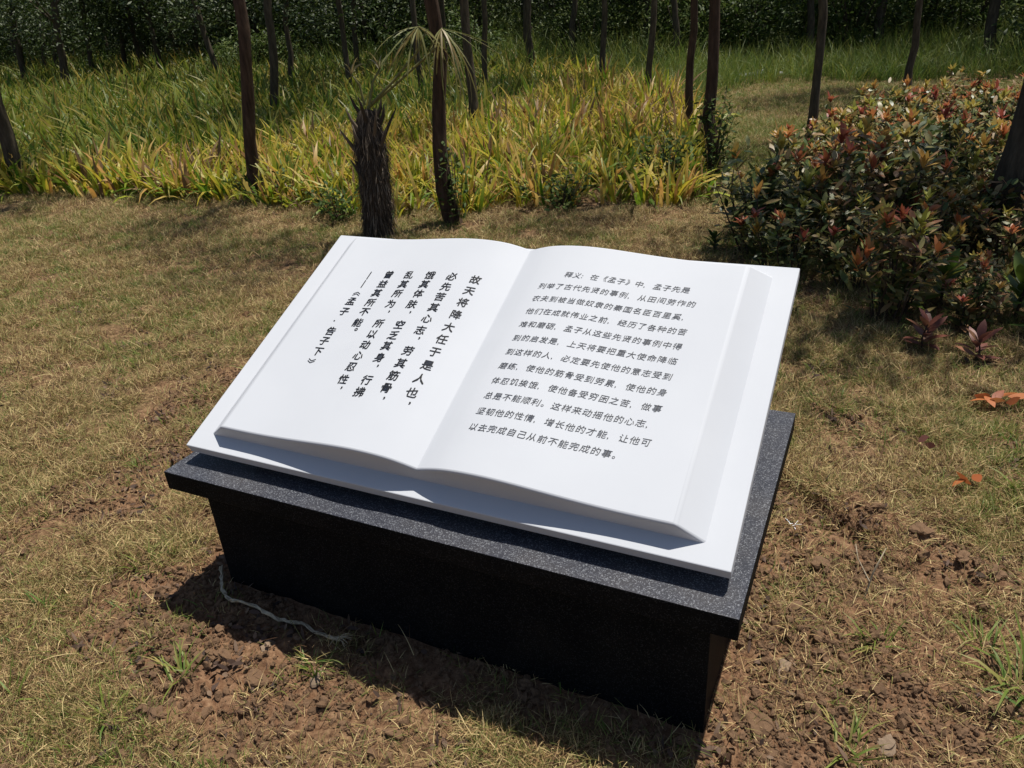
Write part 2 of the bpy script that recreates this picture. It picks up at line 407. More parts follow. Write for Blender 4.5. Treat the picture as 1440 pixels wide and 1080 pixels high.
# ------------------------------------------------------------------ the stone book
TH = .4266
B0 = Vector((.0025, .062, GH + .0537))
PE = Vector((0, math.cos(TH), math.sin(TH))); PN = Vector((0, -math.sin(TH), math.cos(TH)))
WP, LP, TP = .9554 * 1.5 / 2, .5753 * 1.5, .030
book = empty('stone_book', (0, .42, GH))
tag(book, 'large open white marble book with black carved Chinese text tilted on the pedestal', 'stone book')
def P3(u, v, h): return B0 + Vector((u, 0, 0)) + PE * v + PN * h
def bk(o): o.location = (0, -.42, -GH); return o
def plate_mesh():
    V = [P3(u, v, h) for h in (-TP, 0) for (u, v) in ((-WP, 0), (WP, 0), (WP, LP), (-WP, LP))]
    F = [(0, 3, 2, 1), (4, 5, 6, 7), (0, 1, 5, 4), (1, 2, 6, 5), (2, 3, 7, 6), (3, 0, 4, 7)]
    me = bpy.data.meshes.new('cover_plate'); me.from_pydata(V, [], F); me.materials.append(M['marble']); return me
bevel(bk(link('cover_plate', plate_mesh(), book)), .0025)
PU = [0, .012, .03, .06, .09, .13, .18, .24, .31, .38, .46, .53, .60]
PH = [.0435, .0475, .0540, .0625, .0680, .0715, .0722, .0685, .0610, .0535, .0475, .0455, .0455]
def page_h(u):
    a = abs(u)
    # smooth interpolation between the stations
    for i in range(len(PU) - 1):
        if a <= PU[i + 1]:
            t = (a - PU[i]) / (PU[i + 1] - PU[i])
            p0, p1, p2, p3 = PH[max(i - 1, 0)], PH[i], PH[i + 1], PH[min(i + 2, len(PH) - 1)]
            return p1 + .5 * t * (p2 - p0 + t * (2 * p0 - 5 * p1 + 4 * p2 - p3 + t * (3 * (p1 - p2) + p3 - p0)))
    return PH[-1]
V0, V1 = .050, .812
UE = .600; UB = .657
def page_mesh(sgn):
    us = [0, .004, .008] + list(np.linspace(.014, .2, 22)) + list(np.linspace(.21, UE, 26)); nv = 2
    V = []; F = []
    for u in us:
        for v in (V0, V1): V.append(P3(sgn * u, v, page_h(u)))
    for i in range(len(us) - 1): F.append((2 * i, 2 * i + 2, 2 * i + 3, 2 * i + 1))
    nb = len(V)
    # bevelled fore edge going down to the plate
    V += [P3(sgn * UB, V0 - .002, .0), P3(sgn * UB, V1 + .012, .0)]
    e = 2 * (len(us) - 1); F.append((e, nb, nb + 1, e + 1))
    # front and back faces down to the plate
    for s_, v in ((0, V0 - .001), (1, V1 + .012)):
        s0 = len(V)
        for u in us: V.append(P3(sgn * u, v, .0))
        for i in range(len(us) - 1):
            q = (2 * i + s_, s0 + i, s0 + i + 1, 2 * i + 2 + s_); F.append(q if s_ == 0 else q[::-1])
        q = (e + s_, s0 + len(us) - 1, nb + s_); F.append(q if s_ == 0 else q[::-1])
    if sgn < 0: F = [f[::-1] for f in F]
    me = bpy.data.meshes.new('page'); me.from_pydata([tuple(v) for v in V], [], F); me.materials.append(M['marble'])
    me.polygons.foreach_set('use_smooth', [True] * len(me.polygons)); me.set_sharp_from_angle(angle=R(28)); return me
pages = {}
for sgn, lab in ((-1, 'left page with bold vertical black columns'), (1, 'right page with fine horizontal black lines')):
    o = bk(link('page', page_mesh(sgn), book)); o['label'] = lab; pages[sgn] = o
    bevel(o, .006, 3)
# wedge under the plate
ws, wf, wb = .56, .06, .70
Vw = []
for u in (-ws, ws):
    for v in (wf, wb):
        p = P3(u, v, -TP - .001); Vw.append(tuple(p)); Vw.append((p.x, p.y, GH + .001))
mw = bpy.data.meshes.new('support_wedge')
mw.from_pydata(Vw, [], [(0, 1, 3, 2), (4, 6, 7, 5), (0, 4, 5, 1), (2, 3, 7, 6), (0, 2, 6, 4), (1, 5, 7, 3)])
mw.materials.append(M['marble']); bk(link('support_wedge', mw, book))

# lettering
_gl = {}
def glyph(ch, bold):
    k = (ch, bold)
    if k in _gl: return _gl[k]
    cu = bpy.data.curves.new('glyph', 'FONT'); cu.body = ch; cu.size = 1.0; cu.resolution_u = 2; cu.offset = 0.0
    ob = bpy.data.objects.new('glyph', cu); COL.objects.link(ob)
    me = bpy.data.meshes.new_from_object(ob.evaluated_get(bpy.context.evaluated_depsgraph_get()))
    if len(me.polygons):
        import bmesh
        bm = bmesh.new(); bm.from_mesh(me)
        for _ in range(2): bmesh.ops.subdivide_edges(bm, edges=[e for e in bm.edges if e.calc_length() > .22], cuts=1)
        bmesh.ops.triangulate(bm, faces=bm.faces); bm.to_mesh(me); bm.free()
    V = np.array([v.co[:] for v in me.vertices]).reshape(-1, 3); F = [tuple(p.vertices) for p in me.polygons]
    bpy.data.objects.remove(ob); bpy.data.curves.remove(cu); bpy.data.meshes.remove(me)
    _gl[k] = (V, F); return _gl[k]
_ref = glyph('国', False)[0]
GCX, GCY, GS = (_ref[:, 0].min() + _ref[:, 0].max()) / 2, (_ref[:, 1].min() + _ref[:, 1].max()) / 2, 1 / (_ref[:, 1].max() - _ref[:, 1].min())
def letters(name, items, size, bold, parent, mat, shear=0.0):
    V = []; F = []
    # bold strokes are the glyph laid down three times, each copy a hair above the last
    copies = ((-.00042, .0003, 0), (.00042, -.0003, .00006), (.00042, .0004, .00012), (-.00042, -.0004, .00018)) if bold else ((0, 0, 0),)
    for ch, u, v, dh in [(c_, a_ + dx, b_ + dy, dz) for c_, a_, b_ in items for dx, dy, dz in copies]:
        g, f = glyph(ch, bold); o = len(V)
        for x, y, z in g:
            gx_, gy_ = (x - GCX) * GS * size, (y - GCY) * GS * size
            uu, vv = u + gx_ + shear * gy_, v + gy_
            V.append(tuple(P3(uu, vv, page_h(uu) + dh + (.0011 if bold else .0009))))
        F += [tuple(i + o for i in q) for q in f]
    me = bpy.data.meshes.new(name); me.from_pydata(V, [], F); me.materials.append(mat)
    link(name, me, parent)
LP_, RP_ = pages[-1], pages[1]
cols = [[(-.098, .646, '故'), (-.098, .6026, '天'), (-.098, .557, '将'), (-.098, .511, '降'), (-.098, .4650, '大'), (-.098, .4209, '任'), (-.098, .3770, '于'), (-.098, .3317, '是'), (-.098, .2865, '人'), (-.098, .2411, '也'), (-.086, .212, ',')],
        [(-.1715, .6465, '必'), (-.1715, .606, '先'), (-.1715, .566, '苦'), (-.1715, .525, '其'), (-.1715, .4825, '心'), (-.1715, .440, '志'), (-.158, .414, ','),
         (-.1715, .3656, '劳'), (-.1715, .323, '其'), (-.1715, .2806, '筋'), (-.1715, .2405, '骨'), (-.158, .211, ',')],
        [(-.2445, .6482, '饿'), (-.2450, .6115, '其'), (-.2455, .5735, '体'), (-.2455, .5316, '肤'), (-.232, .503, ','),
         (-.2445, .4528, '空'), (-.2445, .414, '乏'), (-.2445, .3756, '其'), (-.2445, .334, '身'), (-.231, .308, ','), (-.2415, .2566, '行'), (-.2415, .217, '拂')],
        [(-.3175, .6496, '乱'), (-.3175, .6109, '其'), (-.3175, .5731, '所'), (-.3175, .5313, '为'), (-.304, .503, ','),
         (-.3165, .4549, '所'), (-.3165, .4148, '以'), (-.3165, .3750, '动'), (-.3165, .336, '心'), (-.3165, .2965, '忍'), (-.3155, .2527, '性'), (-.302, .227, ',')],
        [(-.3915, .650, '曾'), (-.3915, .611, '益'), (-.3915, .5736, '其'), (-.3915, .5343, '所'), (-.3915, .4975, '不'), (-.3900, .4547, '能'), (-.380, .428, '。')],
        [(-.4615, .535, '孟'), (-.4615, .4941, '子'), (-.4615, .456, '·'), (-.4615, .4158, '告'), (-.4615, .3788, '子'), (-.4600, .3395, '下')]]
for c_ in cols:
    letters('text_column', [(ch if ch != ',' else ',', u + (.010 if ch in ',。' else 0), v + (.010 if ch in ',。' else 0)) for u, v, ch in c_], .0292, True, LP_, M['ink'])
def stroke_mesh(name, quads, parent, mat):
    V = []; F = []
    for (u0, v0, u1, v1, w) in quads:
        d = Vector((u1 - u0, v1 - v0)); n_ = Vector((-d.y, d.x)).normalized() * w / 2
        o = len(V)
        for (a, b) in ((u0 - n_.x, v0 - n_.y), (u1 - n_.x, v1 - n_.y), (u1 + n_.x, v1 + n_.y), (u0 + n_.x, v0 + n_.y)):
            V.append(tuple(P3(a, b, page_h(a) + .0012)))
        F.append((o, o + 1, o + 2, o + 3))
    me = bpy.data.meshes.new(name); me.from_pydata(V, [], F); me.materials.append(mat); link(name, me, parent)
cx_ = -.460; q = [(cx_, .661, cx_, .628, .0028), (cx_, .624, cx_, .592, .0028)]
for k, w in ((0, .0022), (.007, .0022)):       # the vertical angle brackets
    q += [(cx_ - .012, .5665 - k, cx_, .5735 - k, w), (cx_, .5735 - k, cx_ + .012, .5665 - k, w)]
    q += [(cx_ - .012, .3045 + k, cx_, .2975 + k, w), (cx_, .2975 + k, cx_ + .012, .3045 + k, w)]
stroke_mesh('text_column', q, LP_, M['ink'])
lines = ['释义:在《孟子》中,孟子先是', '列举了古代先贤的事例,从田间劳作的', '农夫到被当做奴隶的秦国名臣百里奚,',
         '他们在成就伟业之前,经历了各种的苦', '难和磨砺,孟子从这些先贤的事例中得', '到的启发是,上天将要把重大使命降临',
         '到这样的人,必定要先使他的意志受到', '磨练,使他的筋骨受到劳累,使他的身', '体忍饥挨饿,使他备受穷困之苦,做事',
         '总是不能顺利。这样来动摇他的心志,', '坚韧他的性情,增长他的才能,让他可', '以去完成自己从前不能完成的事。']
for r_, s in enumerate(lines):
    u0 = .1018 + (.0592 if r_ == 0 else 0); pitch = .0244 if r_ else .0236
    v0 = .6935 - r_ * .0471
    it = []
    for i, ch in enumerate(s):
        j = random.uniform(-.0006, .0006)
        du = 0
        if ch in ',': ch, du = ',', .0
        it.append((ch, u0 + i * pitch + du, v0 + j + i * .00045))
    letters('text_line', it, .0198, False, RP_, M['ink_thin'], .14)

# ------------------------------------------------------------------ geometry nodes scatter for things nobody could count
def proto_collection(name, meshes):
    c = bpy.data.collections.new(name)
    for i, me in enumerate(meshes):
        o = bpy.data.objects.new('%s_%02d' % (name, i), me); c.objects.link(o)
    return c
def scatter(name, pts, rot, scl, idx_, coll, label):
    me = bpy.data.meshes.new(name); me.vertices.add(len(pts)); me.vertices.foreach_set('co', np.asarray(pts, np.float32).ravel())
    a = me.attributes.new('rot', 'FLOAT_VECTOR', 'POINT'); a.data.foreach_set('vector', np.asarray(rot, np.float32).ravel())
    a = me.attributes.new('scl', 'FLOAT', 'POINT'); a.data.foreach_set('value', np.asarray(scl, np.float32))
    a = me.attributes.new('pick', 'INT', 'POINT'); a.data.foreach_set('value', np.asarray(idx_, np.int32))
    o = link(name, me)
    ng = bpy.data.node_groups.new(name + '_scatter', 'GeometryNodeTree')
    ng.interface.new_socket('Geometry', in_out='INPUT', socket_type='NodeSocketGeometry')
    ng.interface.new_socket('Geometry', in_out='OUTPUT', socket_type='NodeSocketGeometry')
    N, L = ng.nodes, ng.links
    gi = N.new('NodeGroupInput'); go = N.new('NodeGroupOutput')
    ci = N.new('GeometryNodeCollectionInfo'); ci.inputs['Collection'].default_value = coll
    ci.inputs['Separate Children'].default_value = True; ci.inputs['Reset Children'].default_value = True
    ip = N.new('GeometryNodeInstanceOnPoints'); ip.inputs['Pick Instance'].default_value = True
    def na(nm, ty):
        x = N.new('GeometryNodeInputNamedAttribute'); x.data_type = ty; x.inputs['Name'].default_value = nm; return x.outputs['Attribute']
    L.new(gi.outputs[0], ip.inputs['Points']); L.new(ci.outputs[0], ip.inputs['Instance'])
    L.new(na('pick', 'INT'), ip.inputs['Instance Index'])
    er = N.new('FunctionNodeEulerToRotation'); L.new(na('rot', 'FLOAT_VECTOR'), er.inputs[0]); L.new(er.outputs[0], ip.inputs['Rotation'])
    L.new(na('scl', 'FLOAT'), ip.inputs['Scale'])
    L.new(ip.outputs[0], go.inputs[0])
    md = o.modifiers.new('scatter', 'NODES'); md.node_group = ng
    tag(o, label, kind='stuff')
    return o

def tuft(n, rad, L, W, lean, bend, prof, mat, name, hvar=.5, zlift=0.0):
    a = RNG.uniform(0, 2 * np.pi, n); r = rad * np.sqrt(RNG.random(n))
    P = np.stack([r * np.cos(a), r * np.sin(a), RNG.uniform(-.004, zlift + .0001, n)], -1)
    az = a + RNG.normal(0, 1.2, n)
    le = np.abs(RNG.normal(lean, lean * .35, n)); be = RNG.normal(bend, abs(bend) * .5 + .1, n)
    LL = L * RNG.uniform(1 - hvar, 1 + hvar, n)
    V, F, A = blades(P, az, le, be, LL, np.full(n, W) * RNG.uniform(.7, 1.3, n), prof, roll=RNG.normal(0, .5, n))
    V[:, 2] = np.where(V[:, 2] < -.01, -.01 + 0 * V[:, 2], V[:, 2])
    return np_mesh(name, V, F, mat, A)

vis = [(-1.4, -1.0), (1.9, -.6), (3.2, 3.5), (6.0, 16), (-10, 22), (-45, 30), (-26, 12), (-6.5, 2.2)]
def sample(n, poly, keep):
    pa = np.array(poly); lo, hi = pa.min(0), pa.max(0)
    out = []; tot = 0
    while tot < n:
        p = RNG.uniform(lo, hi, (60000, 2)); p = p[inpoly(p[:, 0], p[:, 1], poly)]
        k = keep(p[:, 0], p[:, 1]); p = p[RNG.random(len(p)) < k]
        out.append(p); tot += len(p)
    return np.concatenate(out)[:n]
def camd(x, y): return np.hypot(x - CAM.x, y - CAM.y)
def outside_ped(x, y): return ~((np.abs(x) < W2 - I + .012) & (y > I - .012) & (y < DEP - I + .012))
near_poly = [(-1.5, -.9), (1.8, -.55), (2.8, 3.2), (3.2, 6), (3.4, 12.5), (-2.5, 13.5), (-.2, 5.2), (-2, 4.6), (-6, 4.9), (-10, 5.2), (-6.5, 2.0)]

# dry thatch
PR = [1, .85, .5, .08]
th_m = [tuft(44, .055, .034, .0018, 1.0, .45, PR, M['straw'], 'thatch', .6, .012) for _ in range(7)]
th_m += [tuft(26, .035, .030, .0020, .75, .6, PR, M['straw'], 'thatch', .5, .004) for _ in range(5)]
cth = proto_collection('thatch', th_m)
def keep_th(x, y):
    d = camd(x, y)
    k = np.clip((2.2 / np.maximum(d, 1.2)) ** 1.6, 0, 1)
    k = k * (1 - .87 * soil_mask(x, y)) * outside_ped(x, y)
    k = k * np.where(inpoly(x, y, SHRUB), .5, 1)
    return k * (.12 + .88 * smooth(.38, .56, noise(x, y, 3.5, 31) * .5 + noise(x, y, 12, 32) * .5))
p = sample(40000, near_poly, keep_th); d = camd(p[:, 0], p[:, 1])
z = height(p[:, 0], p[:, 1]); n = len(p)
rot = np.stack([RNG.normal(0, .12, n), RNG.normal(0, .12, n), RNG.uniform(0, 6.28, n)], -1)
scatter('dry_grass', np.column_stack([p, z]), rot, RNG.uniform(.6, 1.25, n) * np.clip(.75 + d * .11, .8, 1.7), RNG.integers(0, 12, n), cth, 'short dry straw coloured grass covering the lawn')
# green grass
gr_m = [tuft(22, .035, .036, .0024, .5, .8, PR, M['green'], 'green_tuft', .5) for _ in range(6)]
cgr = proto_collection('green_tuft', gr_m)
def keep_gr(x, y):
    d = camd(x, y)
    k = np.clip((2.4 / np.maximum(d, 1.2)) ** 1.2, 0, 1)
    pat = smooth(.42, .55, noise(x, y, 1.6, 41) * .55 + noise(x, y, 6.5, 42) * .45)
    pat = np.maximum(pat, .06)
    pat = np.maximum(pat, smooth(2.2, 3.2, y) * smooth(-.4, .4, x) * (y < 5) * .8)   # by the shrubs
    pat = np.maximum(pat, .55 * smooth(.95, 1.2, x) * smooth(.9, 1.6, y))
    pat = np.maximum(pat, .9 * ((x > -1.6) & (y > 4.8)))
    k = np.where((x > -1.6) & (y > 4.8) & (y < 9), np.maximum(k, .75), k)
    return k * pat * (1 - .88 * soil_mask(x, y)) * outside_ped(x, y)
p = sample(20000, near_poly, keep_gr); d = camd(p[:, 0], p[:, 1]); n = len(p)
z = height(p[:, 0], p[:, 1])
rot = np.stack([RNG.normal(0, .15, n), RNG.normal(0, .15, n), RNG.uniform(0, 6.28, n)], -1)
scatter('green_grass', np.column_stack([p, z]), rot, RNG.uniform(.55, 1.3, n) * np.clip(.8 + d * .09, .9, 1.9), RNG.integers(0, 6, n), cgr, 'short green grass growing in patches through the dry lawn')
# long single straws lying about
st_m = [tuft(3, .05, .085, .0018, 1.25, .45, [1, .9, .8, .6, .2], M['straw'], 'straw', .4, .03) for _ in range(6)]
cst = proto_collection('straw', st_m)
p = sample(1500, near_poly, lambda x, y: np.clip((2.4 / np.maximum(camd(x, y), 1.2)) ** 2, 0, 1) * outside_ped(x, y) * (1 - .75 * soil_mask(x, y)))
n = len(p); z = height(p[:, 0], p[:, 1]) + .006
rot = np.stack([RNG.normal(0, .1, n), RNG.normal(0, .1, n), RNG.uniform(0, 6.28, n)], -1)
scatter('loose_straw', np.column_stack([p, z]), rot, RNG.uniform(.5, 1.2, n), RNG.integers(0, 6, n), cst, 'long loose pale straws lying over the lawn')

# clods
def clod(seed, mat, name='clod', sub=2):
    import bmesh
    bm = bmesh.new(); bmesh.ops.create_icosphere(bm, subdivisions=sub, radius=1.0)
    rg = np.random.default_rng(seed); sx = rg.uniform(.7, 1.3, 3); fr = rg.normal(0, 1, (5, 3)) * 1.9; ph = rg.uniform(0, 6, 5)
    for v in bm.verts:
        c = np.array(v.co[:]); k = 1 + .16 * sum(math.sin(fr[i] @ c * 1.6 + ph[i]) for i in range(5)) + rg.uniform(-.09, .09)
        v.co = Vector(c * k * sx * np.array([1, 1, .75]))
    me = bpy.data.meshes.new(name); bm.to_mesh(me); bm.free(); me.materials.append(mat); return me
clods = [clod(i, M['soil_clod']) for i in range(7)]
ccl = proto_collection('clod', clods)
clod_poly = [(-1.4, -.85), (1.8, -.5), (2.1, 2.4), (-2.2, 2.2)]
p = sample(34000, clod_poly, lambda x, y: (.10 + .9 * soil_mask(x, y) ** 1.3) * outside_ped(x, y) * (.25 + .75 * smooth(.35, .6, noise(x, y, 7, 51))))
n = len(p); sz = .0018 + .0045 * RNG.random(n) ** 2.4 + .010 * RNG.random(n) ** 9
z = height(p[:, 0], p[:, 1]) + sz * .15
scatter('soil_clods', np.column_stack([p, z]), RNG.uniform(0, 6.28, (n, 3)), sz, RNG.integers(0, 7, n), ccl, 'loose crumbs and clods of reddish brown earth around the pedestal')

# leaf litter under the plants
lt = tuft(9, .12, .05, .018, 1.4, .3, [.3, 1, .8, .1], M['litter'], 'litter', .5, .01)
clt = proto_collection('litter', [lt, tuft(7, .1, .045, .016, 1.3, .6, [.3, 1, .8, .1], M['litter'], 'litter', .5, .01)])
pl_ = [(-8, 3.6), (-4, 3.8), (-2, 3.7), (0, 4.2), (.1, 3.2), (1.8, 2.6), (4, 3.5), (4, 9), (0, 8), (-2, 7), (-7, 8)]
p = sample(1500, pl_, lambda x, y: np.where(inpoly(x, y, SHRUB) | inpoly(x, y, IRIS), 1, .02))
n = len(p); z = height(p[:, 0], p[:, 1]) + .004
scatter('leaf_litter', np.column_stack([p, z]), np.stack([np.zeros(n), np.zeros(n), RNG.uniform(0, 6.28, n)], -1), RNG.uniform(.6, 1.3, n), RNG.integers(0, 2, n), clt, 'brown dead leaves lying under the shrubs and irises')

M['crumb'] = leaf_mat('dead_leaf_crumb', [(0, (.035, .022, .018)), (.5, (.10, .06, .042)), (1, (.24, .16, .10))], rough=.8, trans=.05)
cm = [tuft(5, .03, .020, .009, 1.35, .3, [.4, 1, .8, .2], M['crumb'], 'crumb', .5, .008) for _ in range(4)]
ccm = proto_collection('crumb', cm)
p = sample(2300, near_poly, lambda x, y: np.clip((2.4 / np.maximum(camd(x, y), 1.2)) ** 1.5, 0, 1) * outside_ped(x, y) * smooth(.4, .65, noise(x, y, 2.7, 71) * .5 + noise(x, y, 9, 72) * .5))
n = len(p); z = height(p[:, 0], p[:, 1]) + .004
scatter('dead_leaf_crumbs', np.column_stack([p, z]), np.stack([np.zeros(n), np.zeros(n), RNG.uniform(0, 6.28, n)], -1), RNG.uniform(.5, 1.5, n), RNG.integers(0, 4, n), ccm, 'small brown crumbs of dead leaves strewn in the lawn')

# ------------------------------------------------------------------ irises
IP = [.75, 1.0, .95, .78, .45, .06]
def iris_leaf_mesh(seed, mat):
    rg = np.random.default_rng(seed)
    L = rg.uniform(.28, .50); 
    V, F, A = blades(np.zeros((1, 3)), np.zeros(1), np.array([0.0]), np.array([rg.uniform(.15, 1.6) if rg.random() < .75 else rg.uniform(1.6, 2.6)]), np.array([L]), np.array([rg.uniform(.022, .042)]), IP, rnd=np.array([rg.random()]))
    return np_mesh('leaf', V, F, mat, A, True)
leafY = [iris_leaf_mesh(i, M['iris']) for i in range(36)]
leafG = [iris_leaf_mesh(100 + i, M['iris_green']) for i in range(18)]
def iris_clump_mesh(seed, mat, n=16, h=.42, rad=.12, w=.036):
    rg = np.random.default_rng(seed)
    a = rg.uniform(0, 2 * np.pi, n); r = rad * np.sqrt(rg.random(n))
    P = np.stack([r * np.cos(a), r * np.sin(a), np.zeros(n) - .01], -1)
    be = np.where(rg.random(n) < .7, rg.uniform(.1, 1.3, n), rg.uniform(1.3, 2.6, n))
    V, F, A = blades(P, a + rg.normal(0, .7, n), np.abs(rg.normal(.18, .15, n)), be, h * rg.uniform(.55, 1.25, n), w * rg.uniform(.7, 1.25, n), IP, roll=rg.normal(0, .5, n), rnd=rg.random(n))
    return np_mesh('iris_clump', V, F, mat, A, True)
clY = [iris_clump_mesh(i, M['iris']) for i in range(10)]
clG = [iris_clump_mesh(50 + i, M['iris_green'], h=.48) for i in range(6)]
# poisson-like candidates, nearest become things
cand = sample(5200, IRIS, lambda x, y: np.clip((8.5 / np.maximum(camd(x, y), 7)) ** 1.3, 0, 1) * .9)
cand = cand[np.argsort(camd(cand[:, 0], cand[:, 1]))]
def greenness(x, y):
    # belt is greener on the left and far side
    g = smooth(5.2, 8.0, -x * .35 + y * .75) * smooth(.5, -4.5, x + (y - 4) * .35)
    return g * .85 + (noise(x, y, .8, 61) - .5) * .55 + .06
gN = greenness(cand[:, 0], cand[:, 1])
zc = height(cand[:, 0], cand[:, 1])
dd = camd(cand[:, 0], cand[:, 1])
# the front edge: thin the first row so that single clumps stand out
NTH = 300
LABY = 'clump of yellowing iris leaves with orange tips at the front of the belt'
LABG = 'clump of fresh green iris leaves at the front of the belt'
for i in range(NTH):
    x, y = cand[i]; g = gN[i] > .45
    s = random.uniform(.6, 1.1); rz = random.uniform(0, 6.28)
    if i < 110:
        e = empty('iris_clump', (x, y, zc[i] - .01), rz); e.scale = (s, s, s)
        src = leafG if g else leafY
        for _ in range(random.randint(11, 16)):
            a = random.uniform(0, 6.28); r = .09 * math.sqrt(random.random())
            o = link('leaf', random.choice(src), e, (r * math.cos(a), r * math.sin(a), 0), (random.gauss(0, .25), random.gauss(0.12, .22), a + random.gauss(0, .6)), random.uniform(.6, 1.2))
    else:
        e = link('iris_clump', random.choice(clG if g else clY), None, (x, y, zc[i] - .01), (0, 0, rz), s)
    tag(e, LABG if g else LABY, 'iris', 'iris clumps along the front of the belt')
rest = slice(NTH, None); nr = len(cand) - NTH
for nm, sel, coll, lab in (('iris_bed', gN[rest] <= .45, proto_collection('iris', clY), 'mass of yellow green iris leaves filling the sunlit belt between the trees'),
                           ('green_iris_bed', gN[rest] > .45, proto_collection('green_iris', clG), 'mass of deeper green leaves filling the left and far side of the belt')):
    c = cand[rest][sel]; k = len(c); dz = zc[rest][sel]; ds = dd[rest][sel]
    scatter(nm, np.column_stack([c, dz - .01]), np.stack([RNG.normal(0, .08, k), RNG.normal(0, .08, k), RNG.uniform(0, 6.28, k)], -1),
            RNG.uniform(.6, 1.2, k) * np.clip(.75 + ds * .035, 1, 1.7), RNG.integers(0, len(coll.objects), k), coll, lab)

# tall green grass: behind the belt, on the right lawn and at the forest edge
tg = [tuft(40, .14, .30, .006, .25, .8, [1, .95, .8, .5, .06], M['tallgrass'], 'tall_tuft', .5) for _ in range(5)]
ctg = proto_collection('tall_tuft', tg)
tall_poly = [(-1.1, 6.0), (-.2, 5.2), (.3, 6), (1.0, 8), (3, 11.5), (8, 13), (8, 24), (-12, 30), (-45, 40), (-45, 27), (-20, 10), (-8, 4.3), (-7, 6), (-2, 9.5)]
def keep_tall(x, y):
    lawn = (x > -1.5) & (y < 13)
    band = np.where(lawn, np.exp(-((y - 6.2) / .8) ** 2) * .6 + np.exp(-((y - 7.9) / .5) ** 2) * .35 + .02, 1.0)
    band = np.where(lawn & (y > 9) & (y < 12.5), .04, band)
    left = inpoly(x, y, IRIS)
    return np.where(left, .35 * smooth(.2, .7, greenness(x, y)), band) * np.clip((10 / np.maximum(camd(x, y), 6)) ** 1.1, 0, 1)
p = sample(5200, tall_poly, keep_tall); n = len(p); d = camd(p[:, 0], p[:, 1]); z = height(p[:, 0], p[:, 1]) - .01
hs = np.where((p[:, 1] > 14) & (p[:, 0] > -16), np.where(p[:, 0] > -3, 1.15, 1.7), 1.0) * np.where((p[:, 0] > -1.6) & (p[:, 1] < 12.5), .38, 1.0) * RNG.uniform(.6, 1.35, n) * np.clip(.7 + d * .03, 1, 1.7)
scatter('tall_grass', np.column_stack([p, z]), np.stack([RNG.normal(0, .1, n), RNG.normal(0, .1, n), RNG.uniform(0, 6.28, n)], -1), hs, RNG.integers(0, 5, n), ctg, 'tall green grass in front of and below the wood')

# ------------------------------------------------------------------ foliage blobs for crowns and bushes
def leaf_cloud(seed, n, rx, rz, L, W, mat, name, clusters=26, hollow=.35, prof=(.25, 1, .75, .06), flat=0.0, droop=0.6):
    rg = np.random.default_rng(seed)
    # cluster centres through the volume
    c = rg.normal(0, 1, (clusters, 3)); c /= np.linalg.norm(c, axis=1)[:, None]
    c *= (hollow + (1 - hollow) * rg.random(clusters) ** .6)[:, None]
    k = rg.integers(0, clusters, n)
    P = c[k] + rg.normal(0, .17, (n, 3))
    P *= np.array([rx, rx, rz]); 
    az = rg.uniform(0, 2 * np.pi, n); le = rg.uniform(.5, 2.2, n)
    V, F, A = blades(P, az, le, rg.uniform(-.2, droop, n), L * rg.uniform(.6, 1.3, n), W * rg.uniform(.7, 1.2, n), prof, roll=rg.uniform(-.9, .9, n), rnd=rg.random(n))
    return V, F, A
crownA = []
for i in range(5):
    V, F, A = leaf_cloud(200 + i, 4200, 1.35, 1.15, .085, .036, None, 'crown', clusters=34, prof=(.2, 1, .05))
    crownA.append(np_mesh('crown', V, F, M['tree_leaf'], A))
crownS = []      # thin crowns over the sunny belt
for i in range(3):
    V, F, A = leaf_cloud(230 + i, 1500, 1.25, .9, .085, .036, None, 'crown', clusters=22, prof=(.2, 1, .05))
    crownS.append(np_mesh('crown', V, F, M['tree_leaf'], A))

def trunk_mesh(h, r, lx, ly, seed, mat, limbs=4, rough_=.09):
    rg = np.random.default_rng(seed); k = 16
    t = np.linspace(0, 1, k); wob = np.cumsum(rg.normal(0, .017, (k, 2)), 0) * h / 3.5
    wob -= wob[0]
    path = np.stack([lx * h * t + wob[:, 0], ly * h * t + wob[:, 1], h * t - .06], -1)
    rad = r * (1 - .45 * t) * (1 + .35 * np.exp(-t * 22))
    parts = [tube(path, rad, 10, rough_, seed=seed)]
    for i in range(limbs):
        i0 = rg.integers(9, 15); b = path[i0]; a = rg.uniform(0, 6.28); ll = rg.uniform(.6, 1.3)
        q = np.array([b, b + np.array([math.cos(a) * ll * .4, math.sin(a) * ll * .4, ll * .35]), b + np.array([math.cos(a) * ll * .8, math.sin(a) * ll * .8, ll * .9])])
        parts.append(tube(q, [rad[i0] * .5, rad[i0] * .32, rad[i0] * .12], 6, .05, seed=seed + i))
    V, F, A = cat(parts)
    me = np_mesh('trunk', V, F, mat, A, True)
    return me, path[-1]
def tree(x, y, r, lx, ly, h, crown, cs, label, group=None, mat='bark', seed=0, czo=-.1, name='tree', off=(0, 0)):
    e = empty(name, (x, y, float(height(x, y))))
    me, top = trunk_mesh(h, r, lx, ly, seed, M[mat])
    link('trunk', me, e)
    if crown is not None:
        c = link('crown', crown, e, (top[0] + off[0], top[1] + off[1], top[2] + czo), (0, 0, random.uniform(0, 6.28)), cs)
    tag(e, label, 'tree', group)
    return e
